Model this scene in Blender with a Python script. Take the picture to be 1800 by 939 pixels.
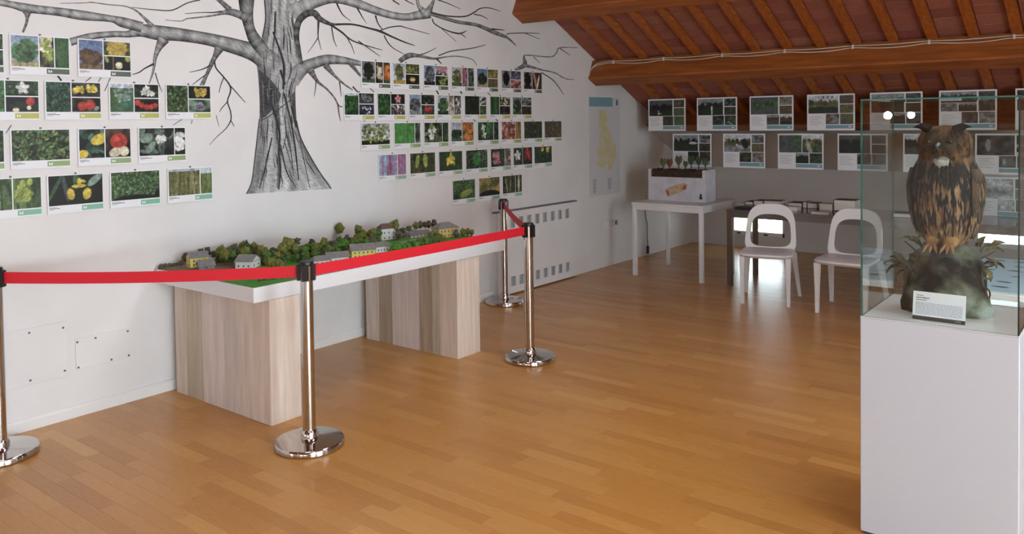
import bpy, math, random
import numpy as np
from mathutils import Vector

random.seed(7); RNG = np.random.default_rng(7)
for o in list(bpy.data.objects): bpy.data.objects.remove(o)
scn = bpy.context.scene
COL = scn.collection

# ------------------------------------------------------------------ camera
F, YAW, PITCH, ROLL, PPY, EYE = 1425.684, 0.663963, 0.0274023, -0.0124525, 252.839, 1.6
def cam_axes():
    cy, sy, cp, sp, cr, sr = math.cos(YAW), math.sin(YAW), math.cos(PITCH), math.sin(PITCH), math.cos(ROLL), math.sin(ROLL)
    r = np.array([cy, sy, 0.]); f0 = np.array([-sy, cy, 0.]); u0 = np.array([0, 0, 1.])
    f = cp*f0 - sp*u0; u = cp*u0 + sp*f0
    return np.array([cr*r + sr*u, cr*u - sr*r, f])
AX = cam_axes(); EYEP = np.array([0, 0, EYE])
cd = bpy.data.cameras.new('camera'); cam = bpy.data.objects.new('camera', cd); COL.objects.link(cam)
cd.sensor_width = 36; cd.lens = F/1800*36; cd.shift_y = -(469.5-PPY)/1800; cd.clip_start = 0.05
from mathutils import Matrix
m = Matrix.Identity(4)
for i in range(3):
    m[i][0] = AX[0][i]; m[i][1] = AX[1][i]; m[i][2] = -AX[2][i]; m[i][3] = EYEP[i]
cam.matrix_world = m
scn.camera = cam
# survey helpers: where a sight line meets a wall plane or a level
def ray(x, y): return AX.T @ np.array([(x-900)/F, -(y-PPY)/F, 1.])
def onX(x, y, X): r = ray(x, y); return EYEP + r*(X/r[0])
def onY(x, y, Y): r = ray(x, y); return EYEP + r*(Y/r[1])
def onZ(x, y, Z=0.): r = ray(x, y); return EYEP + r*((Z-EYE)/r[2])
def proj(p):
    c = AX @ (np.array(p, float)-EYEP); return (900+F*c[0]/c[2], PPY-F*c[1]/c[2], c[2])

# ------------------------------------------------------------------ world, lights, exposure
scn.view_settings.view_transform = 'Standard'
scn.view_settings.look = 'None'
scn.view_settings.exposure = 0.0
scn.view_settings.gamma = 1.0
scn.view_settings.use_curve_mapping = False
w = bpy.data.worlds.new('overcast_sky'); scn.world = w; w.use_nodes = True
bg = w.node_tree.nodes['Background']; bg.inputs[0].default_value = (0.84, 0.93, 1.0, 1); bg.inputs[1].default_value = 14.0
def area_light(name, loc, rot, sx, sy, power, col):
    l = bpy.data.lights.new(name, 'AREA'); l.shape = 'RECTANGLE'; l.size = sx; l.size_y = sy
    l.energy = power; l.color = col
    o = bpy.data.objects.new(name, l); COL.objects.link(o); o.location = loc; o.rotation_euler = rot
    return o
XL, XR, YB, YF = -4.65, 3.5, 9.73, -3.73            # inner faces of the room
RW = [(-1.9, -0.1, 0.5, 2.3), (0.7, 2.5, 0.5, 2.3)]   # unseen windows assumed in the right gable wall (y0,y1,z0,z1)
for i, (y0, y1, z0, z1) in enumerate(RW):
    area_light('added_right_light_%d' % i, (XR-0.02, (y0+y1)/2, (z0+z1)/2), (0, math.radians(90), 0), z1-z0-.1, y1-y0-.1, (94, 112)[i], (0.72, 0.89, 1.0))  # area lamps added inside the assumed windows to supply daylight
ADDED_SKYLIGHTS = [(-2.5, 4.1, 27), (0.0, 4.1, 42), (2.5, 4.1, 42), (-1.2, 0.6, 20), (1.4, 0.6, 18)]   # unseen skylights added for light from above (centre x, centre y, light)
for i, (x, y, pw_) in enumerate(ADDED_SKYLIGHTS):
    zs = 2.297+0.475*(7.335-max(y, 6.0-y)); sg = 1 if y < 3 else -1
    area_light('added_roof_light_%d' % i, (x, y+0.03*sg, zs-0.06), (sg*math.atan(0.475), 0, 0), 1.0, 1.1, pw_, (0.93, 0.965, 1.0))  # area lamps added under the closed roof to brighten floor and wall
FW = [(-4.2, -3.5, 0.12, 0.62), (-0.6, 0.1, 0.12, 0.62), (1.4, 2.1, 0.12, 0.62)]  # low eave windows behind the camera (x0,x1,z0,z1)

# ------------------------------------------------------------------ helpers
def lin(c):
    c = np.asarray(c, float)/255.0
    return np.where(c <= 0.04045, c/12.92, ((c+0.055)/1.055)**2.4)
def L4(c): r = lin(c); return (float(r[0]), float(r[1]), float(r[2]), 1)
MATS = {}
def mat(name, col, rough=0.6, metal=0.0, var=0.0, scale=12.0, stretch=(1, 1, 1), bump=0.0, col2=None, coat=0.0, spec=0.5, detail=4):
    if name in MATS: return MATS[name]
    mt = bpy.data.materials.new(name); mt.use_nodes = True; nt = mt.node_tree
    b = nt.nodes['Principled BSDF']; b.inputs['Roughness'].default_value = rough; b.inputs['Metallic'].default_value = metal
    b.inputs['Base Color'].default_value = L4(col); b.inputs['Coat Weight'].default_value = coat
    b.inputs['Specular IOR Level'].default_value = spec
    if var > 0 or col2 is not None or bump > 0:
        tc = nt.nodes.new('ShaderNodeTexCoord'); mp = nt.nodes.new('ShaderNodeMapping')
        mp.inputs['Scale'].default_value = stretch
        nz = nt.nodes.new('ShaderNodeTexNoise'); nz.inputs['Scale'].default_value = scale; nz.inputs['Detail'].default_value = detail
        nt.links.new(tc.outputs['Object'], mp.inputs[0]); nt.links.new(mp.outputs[0], nz.inputs['Vector'])
        cr = nt.nodes.new('ShaderNodeValToRGB')
        a = np.array(col, float); bcol = np.array(col2, float) if col2 is not None else np.clip(a*(1+var), 0, 255)
        if col2 is None: a = a*(1-var)
        cr.color_ramp.elements[0].position = 0.36; cr.color_ramp.elements[1].position = 0.66
        cr.color_ramp.elements[0].color = L4(a); cr.color_ramp.elements[1].color = L4(bcol)
        nt.links.new(nz.outputs['Fac'], cr.inputs[0]); nt.links.new(cr.outputs[0], b.inputs['Base Color'])
        if bump > 0:
            bp = nt.nodes.new('ShaderNodeBump'); bp.inputs['Strength'].default_value = bump; bp.inputs['Distance'].default_value = 0.01
            nt.links.new(nz.outputs['Fac'], bp.inputs['Height']); nt.links.new(bp.outputs[0], b.inputs['Normal'])
    MATS[name] = mt
    return mt
def vcol_mat(name, rough=0.5, hatch=0.0, spec=0.5):
    mt = bpy.data.materials.new(name); mt.use_nodes = True; nt = mt.node_tree
    b = nt.nodes['Principled BSDF']; b.inputs['Roughness'].default_value = rough; b.inputs['Specular IOR Level'].default_value = spec
    at = nt.nodes.new('ShaderNodeAttribute'); at.attribute_name = 'col'
    if hatch > 0:
        tc = nt.nodes.new('ShaderNodeTexCoord'); mp = nt.nodes.new('ShaderNodeMapping'); mp.inputs['Scale'].default_value = (1, 1, 1); mp.inputs['Rotation'].default_value = (0.5, 0, 0)
        mp2 = nt.nodes.new('ShaderNodeMapping'); mp2.inputs['Scale'].default_value = (1, 22, 110)
        nz = nt.nodes.new('ShaderNodeTexNoise'); nz.inputs['Scale'].default_value = 1.0; nz.inputs['Detail'].default_value = 3
        nt.links.new(tc.outputs['Object'], mp.inputs[0]); nt.links.new(mp.outputs[0], mp2.inputs[0]); nt.links.new(mp2.outputs[0], nz.inputs['Vector'])
        mr = nt.nodes.new('ShaderNodeMapRange'); mr.inputs[1].default_value = 0.35; mr.inputs[2].default_value = 0.65
        mr.inputs[3].default_value = 1-hatch; mr.inputs[4].default_value = 1+hatch*0.6
        nt.links.new(nz.outputs['Fac'], mr.inputs[0])
        mx = nt.nodes.new('ShaderNodeVectorMath'); mx.operation = 'SCALE'
        nt.links.new(at.outputs['Color'], mx.inputs[0]); nt.links.new(mr.outputs[0], mx.inputs['Scale'])
        nt.links.new(mx.outputs[0], b.inputs['Base Color'])
    else:
        nt.links.new(at.outputs['Color'], b.inputs['Base Color'])
    return mt
def glass_mat(name, tint, boost=1.0):
    mt = bpy.data.materials.new(name); mt.use_nodes = True; nt = mt.node_tree; nt.nodes.clear()
    out = nt.nodes.new('ShaderNodeOutputMaterial'); tr = nt.nodes.new('ShaderNodeBsdfTransparent'); tr.inputs[0].default_value = tint
    gl = nt.nodes.new('ShaderNodeBsdfGlossy'); gl.inputs['Roughness'].default_value = 0.0; gl.inputs[0].default_value = (1, 1, 1, 1)
    lw = nt.nodes.new('ShaderNodeLayerWeight'); lw.inputs[0].default_value = 0.5
    pw = nt.nodes.new('ShaderNodeMath'); pw.operation = 'POWER'; pw.inputs[1].default_value = 5
    ma = nt.nodes.new('ShaderNodeMath'); ma.operation = 'MULTIPLY_ADD'; ma.inputs[1].default_value = 0.9; ma.inputs[2].default_value = 0.04*boost
    mx = nt.nodes.new('ShaderNodeMixShader')
    nt.links.new(lw.outputs['Facing'], pw.inputs[0]); nt.links.new(pw.outputs[0], ma.inputs[0]); nt.links.new(ma.outputs[0], mx.inputs[0])
    nt.links.new(tr.outputs[0], mx.inputs[1]); nt.links.new(gl.outputs[0], mx.inputs[2]); nt.links.new(mx.outputs[0], out.inputs[0])
    return mt

class MB:
    def __init__(s): s.v = []; s.f = []; s.mi = []; s.c = []
    def add(s, vs, fs, mi=0):
        b = len(s.v); s.v += [tuple(float(q) for q in p) for p in vs]; s.f += [tuple(i+b for i in f) for f in fs]; s.mi += [mi]*len(fs); return s
    def box(s, x0, x1, y0, y1, z0, z1, ch=0.0, mi=0):
        if ch <= 0:
            vs = [(x, y, z) for z in (z0, z1) for y in (y0, y1) for x in (x0, x1)]
            return s.add(vs, [(0, 2, 3, 1), (4, 5, 7, 6), (0, 1, 5, 4), (2, 6, 7, 3), (0, 4, 6, 2), (1, 3, 7, 5)], mi)
        vs = []; idx = {}
        X, Y, Z = (x0, x1), (y0, y1), (z0, z1)
        for i in (0, 1):
            for j in (0, 1):
                for k in (0, 1):
                    sx, sy, sz = (ch, -ch)[i], (ch, -ch)[j], (ch, -ch)[k]
                    idx[i, j, k, 0] = len(vs); vs.append((X[i], Y[j]+sy, Z[k]+sz))
                    idx[i, j, k, 1] = len(vs); vs.append((X[i]+sx, Y[j], Z[k]+sz))
                    idx[i, j, k, 2] = len(vs); vs.append((X[i]+sx, Y[j]+sy, Z[k]))
        fs = []
        for a in (0, 1):
            q = [idx[a, 0, 0, 0], idx[a, 1, 0, 0], idx[a, 1, 1, 0], idx[a, 0, 1, 0]]; fs.append(q if a else q[::-1])
            q = [idx[0, a, 0, 1], idx[1, a, 0, 1], idx[1, a, 1, 1], idx[0, a, 1, 1]]; fs.append(q[::-1] if a else q)
            q = [idx[0, 0, a, 2], idx[1, 0, a, 2], idx[1, 1, a, 2], idx[0, 1, a, 2]]; fs.append(q if a else q[::-1])
        for a in (0, 1):
            for b in (0, 1):
                q = [idx[a, b, 0, 0], idx[a, b, 1, 0], idx[a, b, 1, 1], idx[a, b, 0, 1]]; fs.append(q if a == b else q[::-1])
                q = [idx[a, 0, b, 0], idx[a, 1, b, 0], idx[a, 1, b, 2], idx[a, 0, b, 2]]; fs.append(q[::-1] if a == b else q)
                q = [idx[0, a, b, 1], idx[1, a, b, 1], idx[1, a, b, 2], idx[0, a, b, 2]]; fs.append(q if a == b else q[::-1])
        for i in (0, 1):
            for j in (0, 1):
                for k in (0, 1):
                    q = [idx[i, j, k, 0], idx[i, j, k, 1], idx[i, j, k, 2]]; fs.append(q if (i+j+k) % 2 else q[::-1])
        return s.add(vs, fs, mi)
    def frame(s, p0, p1):
        d = Vector(p1)-Vector(p0); d.normalize()
        a = Vector((0, 0, 1)) if abs(d.z) < 0.9 else Vector((1, 0, 0))
        u = d.cross(a).normalized(); return u, d.cross(u).normalized()
    def cyl(s, p0, p1, r0, r1=None, n=12, cap=True, mi=0):
        r1 = r0 if r1 is None else r1; u, v = s.frame(p0, p1); vs = []
        for p, r in ((p0, r0), (p1, r1)):
            for i in range(n):
                a = 2*math.pi*i/n; vs.append(Vector(p)+u*(r*math.cos(a))+v*(r*math.sin(a)))
        fs = [(i, (i+1) % n, n+(i+1) % n, n+i) for i in range(n)]
        if cap: fs += [tuple(range(n))[::-1], tuple(range(n, 2*n))]
        return s.add(vs, fs, mi)
    def tube(s, pts, rad, n=6):
        pts = [Vector(p) for p in pts]; R = rad if hasattr(rad, '__len__') else [rad]*len(pts); vs = []; fs = []
        for k, p in enumerate(pts):
            d = pts[min(k+1, len(pts)-1)]-pts[max(k-1, 0)]
            u, v = s.frame((0, 0, 0), d if d.length > 1e-9 else (0, 0, 1))
            for i in range(n):
                a = 2*math.pi*i/n; vs.append(p+u*(R[k]*math.cos(a))+v*(R[k]*math.sin(a)))
        for k in range(len(pts)-1):
            for i in range(n): fs.append((k*n+i, k*n+(i+1) % n, (k+1)*n+(i+1) % n, (k+1)*n+i))
        fs += [tuple(range(n))[::-1], tuple(range((len(pts)-1)*n, len(pts)*n))]
        return s.add(vs, fs)
    def lathe(s, prof, c=(0, 0, 0), n=40):
        vs = []; fs = []; m_ = len(prof)
        for r, z in prof:
            for i in range(n):
                a = 2*math.pi*i/n; vs.append((c[0]+r*math.cos(a), c[1]+r*math.sin(a), c[2]+z))
        for k in range(m_-1):
            for i in range(n): fs.append((k*n+i, k*n+(i+1) % n, (k+1)*n+(i+1) % n, (k+1)*n+i))
        fs += [tuple(range(n))[::-1], tuple(range((m_-1)*n, m_*n))]
        return s.add(vs, fs)
    def loft(s, rings):
        n = len(rings[0]); vs = [p for r in rings for p in r]; fs = []
        for k in range(len(rings)-1):
            for i in range(n): fs.append((k*n+i, k*n+(i+1) % n, (k+1)*n+(i+1) % n, (k+1)*n+i))
        fs += [tuple(range(n))[::-1], tuple(range((len(rings)-1)*n, len(rings)*n))]
        return s.add(vs, fs)
    def prism(s, poly, axis, a, b):
        """poly of 2D points extruded along axis 'x','y','z' from a to b"""
        def P(q, t): return (t, q[0], q[1]) if axis == 'x' else ((q[0], t, q[1]) if axis == 'y' else (q[0], q[1], t))
        n = len(poly); vs = [P(q, a) for q in poly]+[P(q, b) for q in poly]
        return s.add(vs, [tuple(range(n))[::-1], tuple(range(n, 2*n))]+[(i, (i+1) % n, n+(i+1) % n, n+i) for i in range(n)])
    def mesh(s, name, mats, smooth=False, off=(0, 0, 0)):
        me = bpy.data.meshes.new(name)
        me.from_pydata([(p[0]-off[0], p[1]-off[1], p[2]-off[2]) for p in s.v], [], s.f)
        for q in (mats if isinstance(mats, (list, tuple)) else [mats]): me.materials.append(q)
        if any(s.mi): me.polygons.foreach_set('material_index', s.mi)
        import bmesh
        bm = bmesh.new(); bm.from_mesh(me); bmesh.ops.recalc_face_normals(bm, faces=bm.faces); bm.to_mesh(me); bm.free()
        if smooth:
            me.polygons.foreach_set('use_smooth', [True]*len(me.polygons)); me.set_sharp_from_angle(angle=math.radians(40))
        me.update(); return me
    def build(s, name, mats, parent=None, smooth=False, off=None):
        o_ = off if off is not None else (tuple(parent.location) if parent is not None and parent.get('_w') else (0, 0, 0))
        o = bpy.data.objects.new(name, s.mesh(name, mats, smooth, o_)); COL.objects.link(o)
        if parent is not None: o.parent = parent
        return o
def tag(o, label=None, cat=None, group=None, kind=None):
    if label: o['label'] = label
    if cat: o['category'] = cat
    if group: o['group'] = group
    if kind: o['kind'] = kind
    return o
def thing(name, label, cat, loc, group=None, rz=0.0, world=True):
    """Empty at the thing's base; parts built with world coordinates unless world=False"""
    o = bpy.data.objects.new(name, None); o.empty_display_size = 0.05; COL.objects.link(o)
    o.location = loc; o.rotation_euler = (0, 0, rz)
    if world: o['_w'] = 1
    return tag(o, label, cat, group)
def struct(name, mb, m, parent=None, smooth=False):
    o = mb.build(name, m, parent, smooth); o['kind'] = 'structure'; return o
def copy_tree(o, parent=None):
    c = o.copy(); COL.objects.link(c); c.parent = parent
    for ch in [q for q in bpy.data.objects if q.parent == o]: copy_tree(ch, c)
    return c
def link(name, me, parent=None, loc=(0, 0, 0), rot=(0, 0, 0), sc=(1, 1, 1)):
    o = bpy.data.objects.new(name, me); COL.objects.link(o); o.parent = parent; o.location = loc; o.rotation_euler = rot; o.scale = sc; return o
def set_cols(me, cols):
    a = me.color_attributes.new('col', 'FLOAT_COLOR', 'POINT')
    arr = np.ones((len(me.vertices), 4), np.float32); arr[:, :3] = cols
    a.data.foreach_set('color', arr.ravel())

# ------------------------------------------------------------------ materials
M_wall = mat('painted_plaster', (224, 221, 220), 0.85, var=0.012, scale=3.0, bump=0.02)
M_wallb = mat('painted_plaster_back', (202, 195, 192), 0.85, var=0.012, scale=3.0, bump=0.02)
M_trim = mat('white_trim', (228, 226, 224), 0.5)
M_white = mat('white_lacquer', (226, 226, 228), 0.35)
M_plastic = mat('white_plastic', (228, 226, 226), 0.35)
M_chrome = mat('polished_steel', (200, 197, 194), 0.1, 1.0)
M_black = mat('black_plastic', (24, 24, 26), 0.4)
M_red = mat('red_belt', (214, 26, 44), 0.6, var=0.015, scale=160)
M_paper = mat('laminated_paper', (232, 232, 236), 0.4)
M_ink = mat('grey_ink', (70, 72, 80), 0.6)
M_beam = mat('stained_beam', (132, 70, 28), 0.55, scale=5.0, stretch=(0.5, 6, 6), col2=(164, 92, 38), detail=6)
M_rafter = mat('stained_rafter', (150, 76, 28), 0.55, scale=6.0, stretch=(6, 0.6, 6), col2=(176, 98, 38), detail=5)
M_soffit = mat('roof_slab', (120, 74, 60), 0.9)
M_mortar = mat('roof_joint', (170, 142, 128), 0.95)
M_glass = glass_mat('window_glass', (0.97, 0.99, 0.98, 1))
M_case = glass_mat('case_glass', (0.95, 0.975, 0.965, 1), 0.8)
M_gedge = mat('glass_edge', (58, 104, 96), 0.1)
M_photo = vcol_mat('printed_photo', 0.38)
M_draw = vcol_mat('charcoal_drawing', 0.9, 0.3, 0.2)

def piece_mat(name, cols, rough, grain, spec=0.5, gscale=8, coat=0.0):
    """wood or tile whose tone differs from piece to piece"""
    mt = bpy.data.materials.new(name); mt.use_nodes = True; nt = mt.node_tree; b = nt.nodes['Principled BSDF']
    oi = nt.nodes.new('ShaderNodeObjectInfo'); at = nt.nodes.new('ShaderNodeAttribute'); at.attribute_name = 'tone'
    ad = nt.nodes.new('ShaderNodeMath'); ad.operation = 'ADD'; fr = nt.nodes.new('ShaderNodeMath'); fr.operation = 'FRACT'
    nt.links.new(oi.outputs['Random'], ad.inputs[0]); nt.links.new(at.outputs['Fac'], ad.inputs[1]); nt.links.new(ad.outputs[0], fr.inputs[0])
    cr = nt.nodes.new('ShaderNodeValToRGB'); nt.links.new(fr.outputs[0], cr.inputs[0])
    el = cr.color_ramp.elements
    while len(el) < len(cols): el.new(0.5)
    for i, c in enumerate(cols): el[i].position = i/(len(cols)-1); el[i].color = L4(c)
    ge = nt.nodes.new('ShaderNodeNewGeometry'); mp = nt.nodes.new('ShaderNodeMapping'); mp.inputs['Scale'].default_value = grain
    nz = nt.nodes.new('ShaderNodeTexNoise'); nz.inputs['Scale'].default_value = gscale; nz.inputs['Detail'].default_value = 5
    nt.links.new(ge.outputs['Position'], mp.inputs[0]); nt.links.new(mp.outputs[0], nz.inputs['Vector'])
    mr = nt.nodes.new('ShaderNodeMapRange'); mr.inputs[1].default_value = 0.3; mr.inputs[2].default_value = 0.7; mr.inputs[3].default_value = 0.9; mr.inputs[4].default_value = 1.08
    nt.links.new(nz.outputs['Fac'], mr.inputs[0])
    sc = nt.nodes.new('ShaderNodeVectorMath'); sc.operation = 'SCALE'
    nt.links.new(cr.outputs[0], sc.inputs[0]); nt.links.new(mr.outputs[0], sc.inputs['Scale']); nt.links.new(sc.outputs[0], b.inputs['Base Color'])
    b.inputs['Roughness'].default_value = rough; b.inputs['Specular IOR Level'].default_value = spec; b.inputs['Coat Weight'].default_value = coat
    return mt
M_floor = piece_mat('oiled_parquet', [(180, 125, 62), (190, 134, 68), (195, 141, 74), (186, 130, 64), (204, 152, 84)], 0.27, (2, 22, 1), 0.5)
M_tile = piece_mat('terracotta_tile', [(146, 88, 72), (156, 96, 78), (138, 80, 70), (160, 106, 88)], 0.9, (4, 4, 4), 0.2)

# ------------------------------------------------------------------ the room
TH = math.atan(0.475)
def roof(y):
    return 2.297+0.475*(7.335-y) if y >= 3.0 else 2.297+0.475*(7.335-3.0)-0.475*(3.0-y)
gable = [(YF, -0.15), (YB, -0.15), (YB, roof(YB)), (3.0, roof(3.0)), (YF, roof(YF))]
struct('wall_left', MB().prism(gable, 'x', XL-0.25, XL), M_wall)
def wall_with_holes(a0, a1, b0, b1, holes, put):
    """fills the rectangle a,b except the holes with boxes through put(a0,a1,b0,b1)"""
    xs = sorted({a0, a1, *[h[0] for h in holes], *[h[1] for h in holes]})
    for p, q in zip(xs, xs[1:]):
        cuts = sorted([(h[2], h[3]) for h in holes if h[0] < q-1e-6 and h[1] > p+1e-6]); z = b0
        for c0, c1 in cuts:
            if c0 > z: put(p, q, z, c0)
            z = c1
        if z < b1: put(p, q, z, b1)
BW = [(-4.13, -3.44, 0.15, 0.435), (-1.42, -0.72, 0.22, 0.50)]
mb = MB(); wall_with_holes(XL, XR, -0.15, roof(YB), BW, lambda a, b, c, d: mb.box(a, b, YB, YB+0.25, c, d))
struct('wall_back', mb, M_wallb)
mb = MB(); wall_with_holes(XL, XR, -0.15, roof(YF), FW, lambda a, b, c, d: mb.box(a, b, YF-0.25, YF, c, d))
struct('wall_front', mb, M_wall)
mb = MB(); wall_with_holes(YF, YB, -0.15, 1.1, [(a, b, c, 1.1) for a, b, c, d in RW], lambda a, b, c, d: mb.box(XR, XR+0.25, a, b, c, d))
wall_with_holes(YF+0.001, YB-0.001, 1.1, 1.101, [], lambda a, b, c, d: None)
ys = sorted({YF, YB, 3.0, *[q for h in RW for q in h[:2]]})
for p, q in zip(ys, ys[1:]):
    z0 = 1.1
    for h in RW:
        if h[0] <= p+1e-6 and h[1] >= q-1e-6: z0 = h[3]
    mb.prism([(p, z0), (q, z0), (q, roof(q)), (p, roof(p))], 'x', XR, XR+0.25)
struct('wall_right', mb, M_wall)

# floor: base slab and parquet strips running parallel to the eaves
floor = struct('floor', MB().box(XL, XR, YF, YB, -0.15, -0.012), mat('floor_joint', (150, 104, 56), 0.8))
SW = 0.0715; LENS = (0.42, 0.5, 0.58); strips = []
rr = random.Random(3); ny = int((YB-YF)/SW)+1
for j in range(ny):
    y0 = YF+j*SW; y1 = min(y0+SW, YB); x = XL-rr.random()*0.5
    while x < XR:
        k = rr.randrange(3); x1 = x+LENS[k]; a, b = max(x, XL), min(x1, XR); full = (a == x and b == x1 and y1 == y0+SW)
        cx, cy = (a+b)/2, (y0+y1)/2
        if b-a > 0.02: strips.append((a, b, y0, y1, k, full)); 
        x = x1
def strip_size(s):
    if not s[5]: return 0
    c = proj(((s[0]+s[1])/2, (s[2]+s[3])/2, 0))
    if c[2] < 0.5 or not (-60 < c[0] < 1490 and 400 < c[1] < 960): return 0
    if -4.6 < (s[0]+s[1])/2 < -3.5 and s[2] < 4.4 and c[0] > 330: return 0
    return 1/c[2]**2
order = sorted(range(len(strips)), key=lambda i: -strip_size(strips[i])); top = set(order[:300])
G = 0.0002
def strip_mb(mb_, x0, x1, y0, y1):
    return mb_.box(x0+G, x1-G, y0+G, y1-G, -0.012, 0.0, 0.0003)
smesh = []
for l in LENS: smesh.append(strip_mb(MB(), -l/2, l/2, -SW/2, SW/2).mesh('plank', M_floor))
mb = MB(); tones = []
for i, s in enumerate(strips):
    if i in top: link('plank', smesh[s[4]], floor, ((s[0]+s[1])/2, (s[2]+s[3])/2, 0))
    else:
        n0 = len(mb.f); mb.box(s[0]+G, s[1]-G, s[2]+G, s[3]-G, -0.012, 0.0); tones += [rr.random()]*(len(mb.f)-n0)
po = mb.build('parquet_strips', M_floor, floor); po['kind'] = 'stuff'
ta = po.data.attributes.new('tone', 'FLOAT', 'FACE'); ta.data.foreach_set('value', tones)

# ceiling: roof slabs, purlins, rafters and the clay tiles between them
mb = MB()
for p, q in ((YF-0.3, 3.0), (3.0, YB+0.3)):
    mb.prism([(p, roof(p)+0.03), (q, roof(q)+0.03), (q, roof(q)+0.23), (p, roof(p)+0.23)], 'x', XL-0.25, XR+0.25)
ceiling = struct('ceiling', mb, M_mortar)
SD = (math.cos(TH), -math.sin(TH)); ND = (-math.sin(TH), -math.cos(TH))     # down the slope, out of the slope into the room (y,z)
def sl(y, down, out):                 # point on the far slope: start y on the tile face, metres down the slope, metres below it
    return (y+SD[0]*down+ND[0]*out, roof(y)+SD[1]*down+ND[1]*out)
def purlin(ty, tz, hgt, wid, name='beam'):
    T = np.array((ty, tz)); s_, n_ = np.array(SD), np.array(ND); c = 0.012
    pts = [T, T+n_*(hgt-c), T+n_*hgt+s_*c, T+n_*hgt+s_*(wid-c), T+n_*(hgt-c)+s_*wid, T+s_*wid]
    return MB().prism([tuple(p) for p in pts], 'x', XL-0.05, XR+0.05).build(name, M_beam, ceiling)
purlin(6.10+ND[0]*.056, roof(6.10)+ND[1]*.056, 0.259, 0.19); purlin(7.375+ND[0]*.056, roof(7.375)+.01+ND[1]*.056, 0.216, 0.18); purlin(8.60, roof(8.60)+0.01, 0.19, 0.17)
purlin(4.75, roof(4.75), 0.3, 0.19)
for yy in (-2.4, -0.9, 0.9):
    MB().box(XL-0.05, XR+0.05, yy, yy+0.18, roof(yy)-0.26, roof(yy)+0.04).build('beam', M_beam, ceiling)
RX = [-4.336+0.2955*i for i in range(26)]
ra = MB(); a, b = 3.02, YB+0.05; ra.prism([(a, roof(a)+0.03), (b, roof(b)+0.03), (b, roof(b)-0.066), (a, roof(a)-0.066)], 'x', -0.036, 0.036)
rme = ra.mesh('rafter', M_rafter)
rb = MB(); a, b = YF-0.05, 2.98; rb.prism([(a, roof(a)+0.03), (b, roof(b)+0.03), (b, roof(b)-0.066), (a, roof(a)-0.066)], 'x', -0.036, 0.036)
rme2 = rb.mesh('rafter', M_rafter)
for x in RX:
    if x < XR-0.1: link('rafter', rme, ceiling, (x, 0, 0)); link('rafter', rme2, ceiling, (x, 0, 0))
TL, TW = 0.146, 0.2955-0.076
def tile_mesh(wd):
    t_ = MB(); e = 0.003
    t_.box(-wd/2+e, wd/2-e, e, TL-e, -0.02, 0.004, 0.003)
    return t_.mesh('roof_tile', M_tile)
tme = tile_mesh(TW); tme0 = tile_mesh(RX[0]-0.038-XL)
bays = [(XL+(RX[0]-0.038-XL)/2, tme0)]+[(RX[i]+0.2955/2, tme) for i in range(len(RX)-1)]
far = MB(); ftone = []
k0 = 5.85; nrow = int((9.6-3.05)/ (TL*SD[0]))
for r_ in range(nrow):
    y = 3.05+r_*TL*SD[0]
    vis = 6.05 < y < 8.25
    for x, me in bays:
        if x > XR-0.2: continue
        px_ = proj((x, y+0.07, roof(y)))
        if vis and px_[0] < 1830 and px_[1] > -40:
            link('roof_tile', me, ceiling, (x, y, roof(y)-0.001), (-TH, 0, 0))
        else:
            hw = (TW if me is tme else RX[0]-0.038-XL)/2-0.003; (ya, za), (yb, zb) = sl(y, 0.003, 0.003), sl(y, TL-0.003, 0.003)
            far.add([(x-hw, ya, za), (x+hw, ya, za), (x+hw, yb, zb), (x-hw, yb, zb)], [(0, 1, 2, 3)]); ftone.append(rr.random())
fo = far.build('far_roof_tiles', M_tile, ceiling); fo['kind'] = 'stuff'
fo.data.attributes.new('tone', 'FLOAT', 'FACE').data.foreach_set('value', ftone)

# plastered slope closing the eaves below the last purlin
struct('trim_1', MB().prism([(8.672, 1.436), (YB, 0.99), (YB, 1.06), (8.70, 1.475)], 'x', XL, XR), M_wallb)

# baseboard on the left wall, stops at the radiator cover
mb = MB(); mb.prism([(XL, 0), (XL+0.014, 0), (XL+0.014, 0.05), (XL+0.006, 0.062), (XL, 0.064)], 'y', YF, 5.63)
struct('baseboard_left', mb, M_trim)

# windows: low eave windows in the back wall, others unseen behind and right of the camera, plus added skylights
def window(n, axis, a0, a1, z0, z1, pos, inward, fw=0.035, latch=False):
    """axis 'x': wall across y at pos; axis 'y': wall across x"""
    def bx(m_, p, q, c, d, t0, t1):
        t0, t1 = sorted((pos-inward*t0, pos-inward*t1))
        m_.box(p, q, t0, t1, c, d, 0.003) if axis == 'x' else m_.box(t0, t1, p, q, c, d, 0.003)
    lo = fw*1.6 if latch else fw
    f = MB(); bx(f, a0, a0+fw, z0, z1, 0.0, 0.06); bx(f, a1-fw, a1, z0, z1, 0.0, 0.06); bx(f, a0, a1, z1-fw*.5, z1, 0.0, 0.06); bx(f, a0, a1, z0, z0+lo, 0.0, 0.06)
    if a1-a0 > 1.2: bx(f, (a0+a1)/2-.03, (a0+a1)/2+.03, z0, z1, 0.0, 0.06)
    o = struct('window_%d' % n, f, M_trim)
    p = MB(); bx(p, a0+fw*.6, a1-fw*.6, z0+lo*.6, z1-fw*.3, 0.03, 0.036); p.build('pane', M_glass, o)
    if latch:
        for q in (0.16, 0.66):
            x = a0+(a1-a0)*q; l = MB(); bx(l, x-0.02, x+0.03, z0+0.012, z0+0.026, -0.02, 0.0); bx(l, x-0.006, x+0.006, z0+0.008, z0+0.03, -0.008, 0.0)
            l.build('latch', M_black, o)
    return o
window(1, 'x', *BW[0], YB, -1, 0.03, True); window(2, 'x', *BW[1], YB, -1, 0.03, True)
for i, h in enumerate(FW): window(3+i, 'x', h[0], h[1], h[2], h[3], YF, 1)
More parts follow.
